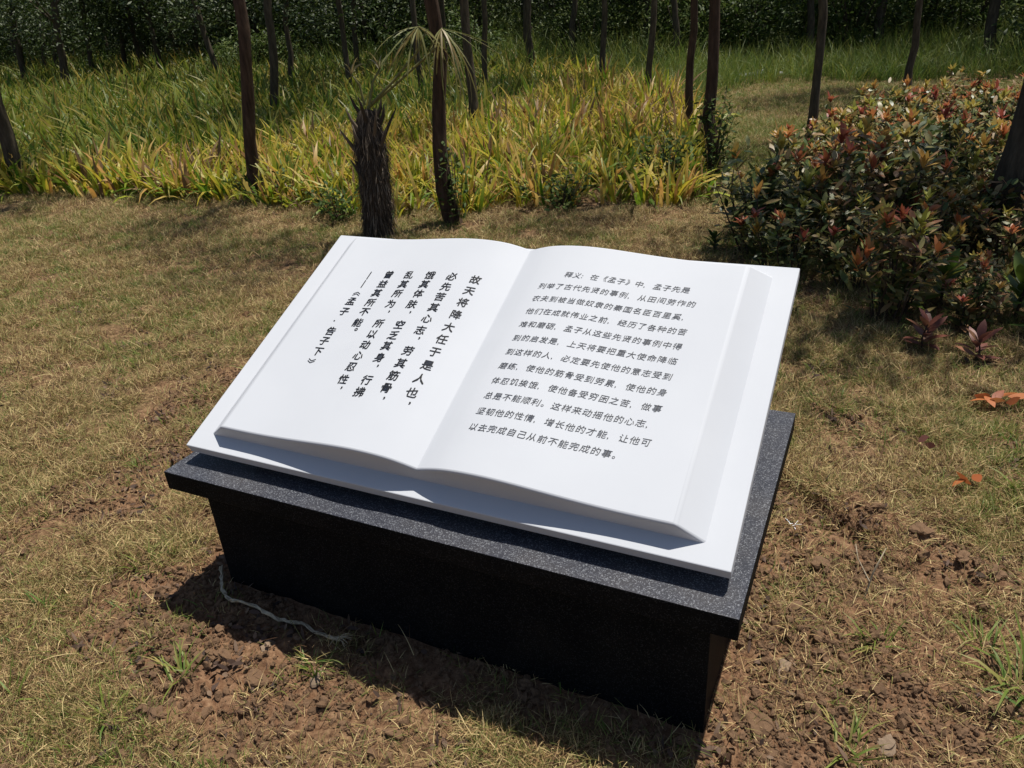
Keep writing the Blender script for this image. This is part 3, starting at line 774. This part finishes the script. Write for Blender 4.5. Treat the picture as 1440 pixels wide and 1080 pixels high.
FT = [  # x, y, radius, lean x, lean y, crown kind, label
    (-7.73, 4.18, .086, .111, .057, 'A', 'dark leaning trunk at the left edge standing before the iris belt', 'bark'),
    (-4.31, 4.20, .067, .165, .083, 'S', 'slender reddish brown trunk at the front edge of the belt, left of the palm stump', 'bark_red'),
    (-2.03, 3.84, .062, -.032, -.016, 'S', 'thickest leaning brown trunk just right of the palm stump', 'bark_red'),
    (-3.63, 7.24, .068, .041, .021, 'S', 'straight trunk in the middle of the irises behind the leaning brown one', 'bark'),
    (-4.81, 9.88, .053, .035, .017, 'S', 'thin dark trunk close right of the straight one in the irises', 'bark'),
    (-6.21, 10.28, .057, .0, .0, 'S', 'thin shaded trunk seen just above and behind the palm stump', 'bark'),
    (-7.45, 8.13, .071, .103, .053, 'A', 'dark trunk in the green leaves right behind the reddish front trunk', 'bark'),
    (-10.38, 12.0, .065, .1, .06, 'A', 'thin grey trunk standing in tall grass left of the pair of slim trunks', 'bark'),
    (-8.17, 11.05, .064, 0, 0, 'A', 'nearer of the pair of slim trunks behind and left of the palm', 'bark'),
    (-10.27, 14.27, .072, .08, .041, 'A', 'farther of the pair of slim trunks behind and left of the palm', 'bark'),
    (-3.69, 11.95, .059, .023, .012, 'A', 'dark trunk at the far edge of the yellow irises near the middle', 'bark'),
    (-2.23, 9.75, .053, .018, .008, 'S', 'slim dark trunk at the far right part of the yellow irises', 'bark'),
    (-1.13, 7.46, .050, -.01, -.006, 'S', 'slim brown trunk inside the right edge of the irises', 'bark_red'),
    (-.44, 5.61, .058, -.027, -.014, 'S', 'brown trunk with creeper leaves at the right front corner of the irises', 'bark_red'),
    (.12, 7.74, .053, -.008, -.004, 'S', 'trunk standing alone on the sunlit grass between irises and shrubs', 'bark'),
    (1.01, 12.26, .057, .003, .001, 'A', 'dark trunk at the far side of the lawn behind the red shrubs', 'bark'),
    (1.62, 4.10, .135, .0, .0, 'B', 'thick black trunk at the right edge rising out of the shrubs', 'bark'),
    (-13.69, 13.41, .087, -.118, -.06, 'L', 'trunk leaning left in the green growth right of the left thicket', 'bark'),
    (-19.17, 16.6, .101, 0, 0, 'L', 'right one of three evenly spaced far trunks on the left', 'bark'),
    (-20.23, 16.81, .104, .028, .014, 'L', 'middle one of three evenly spaced far trunks on the left', 'bark'),
    (-21.26, 17.01, .094, .11, .056, 'L', 'left one of three evenly spaced far trunks on the left', 'bark'),
    (-20.96, 15.62, .09, .129, .065, 'L', 'short looking dark trunk under low leaves at far left', 'bark'),
    (-19.38, 13.56, .129, .112, .057, 'L', 'thick dark trunk under low hanging leaves at far left', 'bark'),
    (-26.69, 18.07, .095, .15, .09, 'L', 'thinnest dark trunk in the left thicket', 'bark'),
    (-22.71, 14.64, .12, .058, .029, 'L', 'leftmost dark trunk of the left thicket above the green leaves', 'bark'),
]
FTXY = np.array([(t[0], t[1]) for t in FT])
for i, (x, y, r, lx, ly, ck, lab, mt) in enumerate(FT):
    if ck == 'A': cr, cs, h = crownA[i % 5], 1.15, random.uniform(4.4, 5.2)
    elif ck == 'L': cr, cs, h = crownA[i % 5], 1.35, random.uniform(3.0, 3.5)
    elif ck == 'B': cr, cs, h = crownA[1], 1.12, 4.9
    else: cr, cs, h = crownS[i % 3], .70, random.uniform(4.3, 5.0)
    tree(x, y, r * .88, lx, ly, h, cr, cs, lab, None, mt, 300 + i, -.5 if ck == 'L' else (-2.1 if ck == 'A' and -11 < x < -5.5 and y > 10 else 0.1), off=(.30, .45) if ck == 'B' else (0, 0))

# wood behind: many alike trees
trunks_bg = [trunk_mesh(4.6, .085, random.uniform(-.06, .1), random.uniform(-.04, .05), 400 + i, M['bark'], 3) for i in range(6)]
wood_poly = [(-60, 26), (-44, 22), (-27, 19.5), (-22, 18.8), (-15, 15.8), (-10.5, 15.6), (-5, 14.2), (-1, 16.2), (3, 15), (8, 14.5), (16, 15), (16, 34), (-20, 46), (-60, 48)]
pts = []
while len(pts) < 230:
    x, y = random.uniform(-60, 16), random.uniform(14, 48)
    if not inpoly(np.array([x]), np.array([y]), wood_poly)[0]: continue
    d_ = math.hypot(x - CAM.x, y - CAM.y)
    if random.random() > min(1, (24 / d_) ** 1.2): continue
    if pts and min((x - a) ** 2 + (y - b) ** 2 for a, b in pts) < 1.5 ** 2: continue
    pts.append((x, y))
for i, (x, y) in enumerate(pts):
    e = empty('tree', (x, y, 0), random.uniform(0, 6.28)); s = random.uniform(.8, 1.15)
    me, top = trunks_bg[i % 6]
    link('trunk', me, e, None, None, (s, s, s))
    low = x < -11
    edge = y < 19.5 and not low and x < .5
    link('crown', crownS[i % 3] if edge else crownA[i % 5], e, (top[0] * s, top[1] * s, top[2] * s + (-1.5 if low else -.3)), (0, 0, 0), random.uniform(1.1, 1.5) if edge else random.uniform(1.4, 1.8))
    tag(e, 'slim dark tree in the shaded wood behind the clearing', 'tree', 'trees of the shaded wood')

# undergrowth bushes in the wood
bushm = []
for i in range(5):
    V, F, A = leaf_cloud(500 + i, 2600, .75, .62, .09, .034, None, 'foliage', clusters=40, hollow=.15, prof=(.25, 1, .7, .05))
    V[:, 2] += .5; bushm.append(np_mesh('foliage', V, F, M['wood_leaf'], A))
bstem = []
for i in range(2):
    rg = np.random.default_rng(i); prt = []
    for j in range(6):
        a = rg.uniform(0, 6.28); prt.append(tube(np.array([[0, 0, -.02], [.2 * math.cos(a), .2 * math.sin(a), .4], [.45 * math.cos(a), .45 * math.sin(a), .85]]), [.018, .012, .005], 5))
    V, F, A = cat(prt); bstem.append(np_mesh('stem', V, F, M['stem'], A))
bp = []
while len(bp) < 130:
    x = random.uniform(-46, 13); y = random.uniform(14, 32)
    if not inpoly(np.array([x]), np.array([y]), wood_poly)[0]: continue
    if random.random() > min(1, (19 / math.hypot(x - CAM.x, y - CAM.y)) ** 1.5): continue
    bp.append((x, y))
for i, (x, y) in enumerate(bp):
    e = empty('bush', (x, y, 0), random.uniform(0, 6.28)); s = random.uniform(.8, 1.7); e.scale = (s, s, s * random.uniform(.8, 1.2))
    f = link('foliage', bushm[i % 5], e); link('stem', bstem[i % 2], e)
    tag(e, 'dark leafy bush in the undergrowth of the wood', 'bush', 'bushes under the trees of the wood')

# far wood: one dense mass behind everything
V = []; n = 42000
ang = RNG.uniform(R(-100), R(60), n); rr = RNG.uniform(46, 56, n)
P = np.stack([CAM.x + rr * np.sin(ang), CAM.y + rr * np.cos(ang), RNG.random(n) ** 1.1 * 11.0 * (1 + .12 * np.sin(ang * 17) + .1 * np.sin(ang * 41))], -1)
V, F, A = blades(P, RNG.uniform(0, 6.28, n), RNG.uniform(.4, 2.4, n), RNG.uniform(-.2, .7, n), RNG.uniform(.5, 1.1, n), RNG.uniform(.35, .7, n), (.3, 1, .1), roll=RNG.uniform(-1, 1, n), rnd=RNG.random(n))
tag(link('far_wood', np_mesh('far_wood', V, F, M['tree_leaf'], A)), 'dense dark foliage of the wood closing the view', kind='stuff')

# ------------------------------------------------------------------ red tipped shrubs
SP = (.2, .85, 1, .7, .05)
def shrub_parts(seed, H, rad, nst=16, near=False):
    rg = np.random.default_rng(seed)
    leaves = []; stems = []; shoots = []
    L = .078
    for i in range(nst):
        a = rg.uniform(0, 6.28); rr_ = rad * math.sqrt(rg.random()); hh = H * rg.uniform(.65, 1.12) * (1 - .25 * (rr_ / rad) ** 2)
        b = np.array([rr_ * .35 * math.cos(a), rr_ * .35 * math.sin(a), -.02]); t = np.array([rr_ * math.cos(a), rr_ * math.sin(a), hh])
        m_ = (b + t) / 2 + np.array([rg.normal(0, .03), rg.normal(0, .03), .04])
        q = np.array([b, m_, t]); stems.append(tube(q, [.006, .0045, .002], 5, seed=seed + i))
        nl = 31
        s = rg.uniform(.25, .97, nl); pos = np.where(s[:, None] < .5, b + (m_ - b) * (s * 2)[:, None], m_ + (t - m_) * (s * 2 - 1)[:, None])
        pos = pos + rg.normal(0, .035, (nl, 3))
        az = rg.uniform(0, 6.28, nl)
        leaves.append(blades(pos, az, rg.uniform(.5, 1.5, nl), rg.uniform(0, .7, nl), L * rg.uniform(.7, 1.35, nl), L * .40 * rg.uniform(.8, 1.2, nl), SP, roll=rg.normal(0, .35, nl), rnd=rg.random(nl) * .75 + .25 * s))
        if rg.random() < .40:
            ns_ = 9; az = np.arange(ns_) * 2.4 + rg.uniform(0, 6)
            shoots.append(blades(np.repeat(t[None], ns_, 0) + np.array([0, 0, 1]) * rg.uniform(-.03, .02, ns_)[:, None], az, rg.uniform(.15, 1.1, ns_), rg.uniform(0, .5, ns_), L * rg.uniform(.8, 1.3, ns_), L * .36 * np.ones(ns_), SP, rnd=np.full(ns_, rg.random()) * .7 + rg.random(ns_) * .3))
    V, F, A = cat(leaves); f = np_mesh('foliage', V, F, M['shrub_leaf'], A, True)
    V, F, A = cat(stems); s_ = np_mesh('stem', V, F, M['stem'], A, True)
    sh = [np_mesh('shoot', v, f_, M['red_leaf'], a_, True) for v, f_, a_ in shoots]
    return f, s_, sh
SV = [shrub_parts(600 + i, .62, .34) for i in range(7)]
spts = []
tries = 0
while len(spts) < 78 and tries < 40000:
    tries += 1
    x = random.uniform(-.1, 4.2); y = random.uniform(2.5, 11)
    if not inpoly(np.array([x]), np.array([y]), SHRUB)[0]: continue
    if x > 1.2 + y * .25: continue
    if spts and min((x - a) ** 2 + (y - b) ** 2 for a, b in spts) < .34 ** 2: continue
    if (x - 1.62) ** 2 + (y - 4.1) ** 2 < .09: continue
    spts.append((x, y))
spts.sort(key=lambda q_: math.hypot(q_[0] - CAM.x, q_[1] - CAM.y))
for i, (x, y) in enumerate(spts):
    e = empty('red_tip_shrub', (x, y, float(height(x, y))), random.uniform(0, 6.28))
    s = random.uniform(.66, 1.18) * (0.72 if y < 3.3 else 1) * (.85 if (y < 4.1 and x > 1.15) else 1) * (.84 if y > 5 else 1); e.scale = (s, s, s)
    f, st_, sh = SV[i % 7]
    fo = link('foliage', f, e); fo['kind'] = 'stuff'; link('stem', st_, e)
    for m_ in sh: link('shoot', m_, e)
    lab = 'low dull green shrub at the shaded front edge of the red tipped bed' if y < 3.5 else ('bronze leaved shrub with orange tips along the lawn side of the bed' if x < .75 else ('dark green shrub with red young shoots in the middle of the bed' if y < 6.5 else 'sunlit red tipped shrub in the far half of the bed'))
    tag(e, lab, 'shrub', 'red tipped shrubs in the bed at the right')

# low reddish sprigs growing in the lawn edge below the shrubs
def sprig(x, y, s, mat, label, n=14, name='sprig'):
    e = empty(name, (x, y, float(height(x, y))), random.uniform(0, 6.28)); e.scale = (s,) * 3
    st = tube(np.array([[0, 0, -.01], [.01, 0, .04], [.0, .01, .09]]), [.004, .003, .002], 5); link('stem', np_mesh('stem', *st[:2], M['stem'], st[2]), e)
    for k in range(n):
        a = k * 2.4; zz = .02 + .07 * k / n
        V, F, A = blades(np.array([[0, 0, zz]]), np.array([a]), np.array([1.25 - .9 * k / n]), np.array([.5]), np.array([.075 * random.uniform(.7, 1.15)]), np.array([.026]), SP, rnd=np.array([random.random()]))
        link('leaf', np_mesh('leaf', V, F, mat, A, True), e)
    tag(e, label, 'plant'); return e
sprig(1.14, 2.36, 1.5, M['dark_red'], 'left one of two low dark red sprigs in the grass below the shrubs')
sprig(1.33, 2.30, 1.35, M['dark_red'], 'right one of two low dark red sprigs in the grass below the shrubs', 12)
sprig(1.30, 2.62, 1.7, M['shrub_leaf'], 'yellow green leafy shoot standing out at the front of the shrub bed', 16)
M['bright_leaf'] = leaf_mat('bright_shoot_leaf', [(0, (.07, .13, .02)), (.6, (.16, .22, .03)), (1, (.30, .27, .06))], rough=.42, trans=.35, spec=.4)
for x_, y_, s_, lab_ in ((1.05, 2.78, 1.9, 'leafy bright green shoot at the front of the bed, left one'), (1.22, 2.95, 2.1, 'tall bright green shoot just behind the front of the bed'), (1.52, 2.85, 2.2, 'large bright green shoot near the thick trunk at the right edge'), (1.62, 2.6, 1.8, 'green shoot at the very right edge in front of the thick trunk')):
    sprig(x_, y_, s_, M['bright_leaf'], lab_, 20, 'leafy_shoot')
sprig(-.02, 3.55, 1.2, M['creeper'], 'small green weed at the left corner of the shrub bed', 14)

def fallen(x, y, n, s, mat, label, spread=.03, name='fallen_leaf'):
    e = empty(name, (x, y, float(height(x, y)) + .035), random.uniform(0, 6.28)); e.scale = (s,) * 3
    for k in range(n):
        a = random.uniform(0, 6.28)
        V, F, A = blades(np.array([[random.gauss(0, spread), random.gauss(0, spread), random.uniform(0, .02)]]), np.array([a]), np.array([random.uniform(1.0, 1.5)]), np.array([random.uniform(-.7, .9)]), np.array([.07 * random.uniform(.8, 1.2)]), np.array([.032]), SP, roll=np.array([random.gauss(0, .8)]), rnd=np.array([random.random()]))
        link('leaf', np_mesh('leaf', V, F, mat, A, True), e)
    tag(e, label, 'leaf'); return e
fallen(1.37, 1.87, 8, 1.0, M['orange_leaf'], 'bunch of bright orange dead leaves lying on the grass at the right edge', .035, 'dead_leaf_bunch')
fallen(1.255, 1.26, 3, .95, M['orange_leaf'], 'pale orange curled leaf pair on the dry grass below the bright bunch', .018, 'dead_leaf_bunch')
fallen(1.11, 1.46, 2, .7, M['dark_red'], 'small red dead leaf on the grass beside the pedestal top', .015, 'dead_leaf_bunch')
fallen(1.17, 1.50, 1, .6, M['litter'], 'little brown dead leaf right of the small red one', .01, 'dead_leaf_bunch')

# ------------------------------------------------------------------ creeper at the corner tree, vine on the leaning trunk
def weed(x, y, h, rad, n, mat, label, name='weed', L=.05):
    e = empty(name, (x, y, float(height(x, y))))
    rg = np.random.default_rng(int(abs(x * 1000)))
    k = rg.integers(0, 14, n); ca = rg.uniform(0, 6.28, 14); cr = rad * np.sqrt(rg.random(14)); t = rg.random(n)
    P = np.stack([cr[k] * np.cos(ca[k]) * (.4 + .6 * t), cr[k] * np.sin(ca[k]) * (.4 + .6 * t), t * h * (1 - .3 * cr[k] / rad)], -1) + rg.normal(0, .02, (n, 3))
    V, F, A = blades(P, rg.uniform(0, 6.28, n), rg.uniform(.5, 1.7, n), rg.uniform(0, .6, n), L * rg.uniform(.7, 1.3, n), L * .5 * np.ones(n), SP, roll=rg.normal(0, .5, n), rnd=rg.random(n))
    f = link('foliage', np_mesh('foliage', V, F, mat, A), e); f['kind'] = 'stuff'
    prt = [tube(np.array([[0, 0, -.01], [cr[j] * .6 * math.cos(ca[j]), cr[j] * .6 * math.sin(ca[j]), h * .5], [cr[j] * math.cos(ca[j]), cr[j] * math.sin(ca[j]), h * (1 - .3 * cr[j] / rad)]]), [.004, .003, .0015], 4) for j in range(14)]
    V, F, A = cat(prt); link('stem', np_mesh('stem', V, F, M['stem'], A), e)
    tag(e, label, 'weed'); return e
weed(-.42, 5.38, .85, .22, 420, M['creeper'], 'dark green creeper climbing round the corner trunk')
weed(-.78, 5.15, .55, .34, 420, M['creeper'], 'low dark green weed left of the corner trunk at the iris edge')
weed(-1.98, 3.80, .62, .14, 170, M['creeper'], 'green vine with small leaves on the foot of the leaning brown trunk')
weed(-4.1, 4.1, .35, .3, 260, M['creeper'], 'low green weed at the foot of the reddish front trunk')
weed(-3.05, 3.75, .30, .28, 220, M['creeper'], 'low weed left of the palm stump at the edge of the dry lawn')
weed(-1.35, 4.35, .28, .35, 240, M['creeper'], 'low dark weed at the front of the yellow irises right of the leaning trunk')

# ------------------------------------------------------------------ palm stump
px_, py_ = -2.43, 3.38
palm = empty('palm_stump', (px_, py_, float(height(px_, py_))))
tag(palm, 'dark fibrous stump of a young fan palm with spiky leaf bases and drooping fronds', 'palm')
PHt = .93
k = 14; t = np.linspace(0, 1, k)
path = np.stack([.05 * t + .01 * np.sin(t * 5), .03 * t, PHt * t - .05], -1)
prad = .094 * (1 + .10 * np.sin(t * 3.0 + .3)) * np.where(t > .85, 1 - (t - .85) * 2.6, 1)
V, F, A = tube(path, prad, 14, .10, seed=5); link('trunk', np_mesh('trunk', V, F, M['fibre'], {'rnd': A['rnd'] * .3, 'along': A['along']}, True), palm)
n = 2600
a = RNG.uniform(0, 6.28, n); zz = RNG.uniform(.06, PHt * .98, n); tt = (zz + .05) / PHt
pr = np.interp(tt, t, prad) * RNG.uniform(.9, 1.08, n)
P = np.stack([np.interp(tt, t, path[:, 0]) + pr * np.cos(a), np.interp(tt, t, path[:, 1]) + pr * np.sin(a), zz], -1)
V, F, A = blades(P, a + RNG.normal(0, .5, n), RNG.uniform(2.5, 3.05, n), RNG.uniform(-.5, .25, n), RNG.uniform(.05, .16, n), RNG.uniform(.002, .006, n), [1, .9, .6, .1], rnd=RNG.random(n) ** 2)
o = link('fibre', np_mesh('fibre', V, F, M['fibre'], A), palm); o['kind'] = 'stuff'
for i in range(26):      # old leaf bases
    a = i * 2.4 + random.uniform(-.2, .2); tt_ = .45 + .55 * i / 26; z_ = PHt * tt_ - .05
    r_ = float(np.interp(tt_, t, prad)) * .9
    L_ = random.uniform(.09, .2) * (1.0 if tt_ > .7 else .6)
    b = np.array([.05 * tt_ + r_ * math.cos(a), .03 * tt_ + r_ * math.sin(a), z_])
    out = np.array([math.cos(a), math.sin(a), 0]); up_ = np.array([0, 0, 1.])
    q = np.array([b, b + out * L_ * .3 + up_ * L_ * .5, b + out * L_ * random.uniform(.3, .7) + up_ * L_])
    V, F, A = tube(q, [.017, .012, .004], 5, .1, rnd=random.random() * .8, seed=i); link('leaf_base', np_mesh('leaf_base', V, F, M['fibre'], A, True), palm)
def frond(path_, nseg, L_, label=None, spread=2.6, az0=0.0, seed=0, down=0.0):
    rg = np.random.default_rng(seed)
    f = empty('frond'); f.parent = palm
    V, F, A = tube(np.array(path_), np.linspace(.011, .006, len(path_)), 6, 0, rnd=.4); link('stalk', np_mesh('stalk', V, F, M['frond'], A, True), f)
    tip = np.array(path_[-1]); az = az0 + np.linspace(-spread, spread, nseg) + rg.normal(0, .06, nseg)
    V, F, A = blades(np.repeat(tip[None], nseg, 0), az, rg.uniform(1.5, 2.3, nseg) + down, rg.uniform(.4, 1.3, nseg), L_ * rg.uniform(.45, 1.2, nseg), np.full(nseg, .012), [.5, 1, 1, .9, .75, .5, .05], roll=rg.normal(0, .4, nseg), rnd=rg.random(nseg))
    link('leaflet', np_mesh('leaflet', V, F, M['frond'], A), f)['kind'] = 'stuff'
    if label: f['label'] = label
frond([(.05, .03, .90), (.22, .13, 1.06), (.38, .2, 1.22), (.47, .22, 1.36), (.42, .20, 1.38)], 22, .46, 'pale fan frond drooping beside the leaning trunk', 2.8, 2.9, 1)
frond([(.05, .03, .90), (.22, .16, 1.04), (.44, .30, 1.22), (.52, .36, 1.33), (.50, .36, 1.36)], 20, .62, None, 2.2, .5, 2, .2)
frond([(.03, .03, .92), (.02, .02, 1.05), (-.02, .0, 1.12)], 8, .16, None, 3, 0, 3, -1.4)
frond([(.07, .03, .92), (.10, .06, 1.06), (.14, .10, 1.14)], 7, .20, None, 2, .6, 4, -1.3)

# ------------------------------------------------------------------ small things near the pedestal
cp_ = [(-.735, .075, .035), (-.715, .05, .012), (-.68, .02, .010), (-.63, -.015, .012), (-.58, -.03, .016), (-.52, -.02, .012), (-.46, -.025, .014),
       (-.40, -.02, .010), (-.34, -.015, .014), (-.28, -.03, .012), (-.235, -.045, .014), (-.215, -.03, .018)]
cps = []
cpa = np.array(cp_)
for i in range(len(cpa) - 1):
    for s in (0, .33, .66): cps.append(cpa[i] * (1 - s) + cpa[i + 1] * s)
cps.append(cpa[-1]); cps = np.array(cps); cps[:, 2] += height(cps[:, 0], cps[:, 1]) + RNG.normal(0, .0015, len(cps)) + .004
cps[:, :2] += RNG.normal(0, .002, (len(cps), 2))
prt = [tube(cps, .0032 + .0012 * RNG.random(len(cps)), 6, .25, seed=3)]
for k in range(2):
    off = .004 * np.stack([np.sin(np.arange(len(cps)) * 1.3 + k * 3), np.cos(np.arange(len(cps)) * 1.3 + k * 3), np.abs(np.sin(np.arange(len(cps)) * .9 + k))], -1)
    prt.append(tube(cps + off, np.full(len(cps), .0022), 5, .2, seed=4 + k))
for k in range(9):
    b = cps[-1] + RNG.normal(0, .003, 3); a = RNG.uniform(-2.2, 1.2)
    prt.append(tube(np.array([b, b + np.array([math.cos(a) * .02, math.sin(a) * .02, .004]), b + np.array([math.cos(a) * .035, math.sin(a) * .035, -.002])]), [.0015, .001, .0005], 4))
V, F, A = cat(prt)
tag(link('cord', np_mesh('cord', V, F, M['rope'], A, True)), 'frayed pale cord lying in the shade along the foot of the pedestal', 'cord')

def single(name, me, x, y, s, label, catg, rot=None, zo=.3, group=None):
    sc = s if hasattr(s, '__len__') else (s, s, s)
    o = link(name, me, None, (x, y, float(height(x, y)) + sc[2] * zo), rot or (random.uniform(-.3, .3), random.uniform(-.3, .3), random.uniform(0, 6.28)), sc)
    tag(o, label, catg, group); return o
st = [clod(50 + i, M['stone'], 'stone', 3) for i in range(4)]
single('stone', st[0], 1.045, .165, (.020, .016, .015), 'small round brown stone in the dry grass near the lower right corner', 'stone')
single('stone', st[1], .83, .30, (.020, .017, .014), 'brown earth coloured stone near the right side of the pedestal', 'stone')
single('stone', st[2], -.40, -.105, (.022, .018, .014), 'rounded stone on the edge of the shadow in front of the pedestal', 'stone')
single('stone', st[3], -.22, -.13, (.026, .018, .014), 'flat reddish stone just outside the shadow in front', 'stone')
bc = [clod(80 + i, M['soil_clod'], 'clod', 3) for i in range(5)]
for i, (x, y, s) in enumerate([(.82, .5, .022), (.92, .42, .018), (.80, .12, .024), (.9, .2, .018), (-.62, -.2, .024), (-.5, -.17, .02), (-.74, -.13, .022), (-.36, -.2, .02), (-.56, -.3, .018), (1.12, .93, .026), (1.22, .86, .022), (1.0, .98, .022), (.87, .72, .02), (-.15, -.2, .018), (1.3, .83, .02), (.05, -.2, .017), (.88, -.02, .02), (.98, .05, .017), (-.86, -.05, .018)]):
    single('earth_clod', bc[i % 5], x, y, s, 'lump of dry reddish earth on the bare soil around the pedestal', 'earth clod', group='lumps of earth around the pedestal')
# white plastic scraps by the right side of the pedestal
V, F, A = blades(np.array([[0, 0, 0], [.01, .01, 0], [-.01, .01, 0], [0, .02, 0], [.01, -.01, 0]], float) + np.array([0, 0, .01]), np.array([.3, 1.2, 2.4, 4.0, 5.1]), np.full(5, 1.1), np.full(5, .5), np.array([.05, .04, .05, .035, .03]), np.full(5, .004), [1, 1, .8, .3])
o = link('plastic_scrap', np_mesh('plastic_scrap', V, F, M['plastic'], A), None, (.775, .88, float(height(.775, .88)) + .004), None, .55); tag(o, 'scrap of torn white plastic on the soil right of the pedestal', 'scrap')
# dry twig standing at right
V, F, A = cat([tube(np.array([[0, 0, 0], [.01, .02, .07], [.03, .03, .15]]), [.003, .0025, .0012], 5), tube(np.array([[.005, .01, .05], [-.03, .03, .10], [-.04, .05, .13]]), [.002, .0015, .0008], 5)])
tag(link('twig', np_mesh('twig', V, F, M['rope'], A, True), None, (.985, .62, float(height(.985, .62)))), 'pale dry forked twig standing in the soil right of the pedestal', 'twig')
# heap of grey rubble across the lawn
rb = [clod(90 + i, M['grey_stone'], 'rubble', 2) for i in range(3)]
for i in range(7):
    single('rubble_stone', rb[i % 3], -1.42 + random.gauss(0, .25), 14.6 + random.gauss(0, .2), random.uniform(.06, .12), 'grey stone in the little rubble heap at the far side of the lawn', 'stone', group='grey rubble stones across the lawn')

# ------------------------------------------------------------------ a few distinct weeds and green tufts on the lawn
wt = [tuft(26, .03, .085, .0045, .55, .8, [1, 1, .75, .1], M['green'], 'tuft', .4) for _ in range(3)]
for i, (x, y, s) in enumerate([(-.55, -.26, 1.0), (-.24, -.12, .8), (-.62, -.42, .9), (1.02, .48, .9), (1.32, .42, 1.4), (1.36, .34, 1.2), (.98, .12, 1.0), (-1.0, .02, 1.0), (-1.1, -.25, 1.1), (-1.2, .5, 1.1), (-1.6, 1.2, 1.2), (1.25, .55, 1.0), (-.9, -.5, 1.1), (.62, -.28, 1.0), (.35, -.3, .8), (1.42, 1.3, 1.2), (1.45, .95, 1.1)]):
    o = link('grass_tuft', wt[i % 3], None, (x, y, float(height(x, y)) - .004), (0, 0, random.uniform(0, 6.28)), s)
    tag(o, 'single green grass tuft standing up from the dry lawn near the pedestal', 'grass tuft', 'green tufts near the pedestal')
print('objects', len(bpy.data.objects))
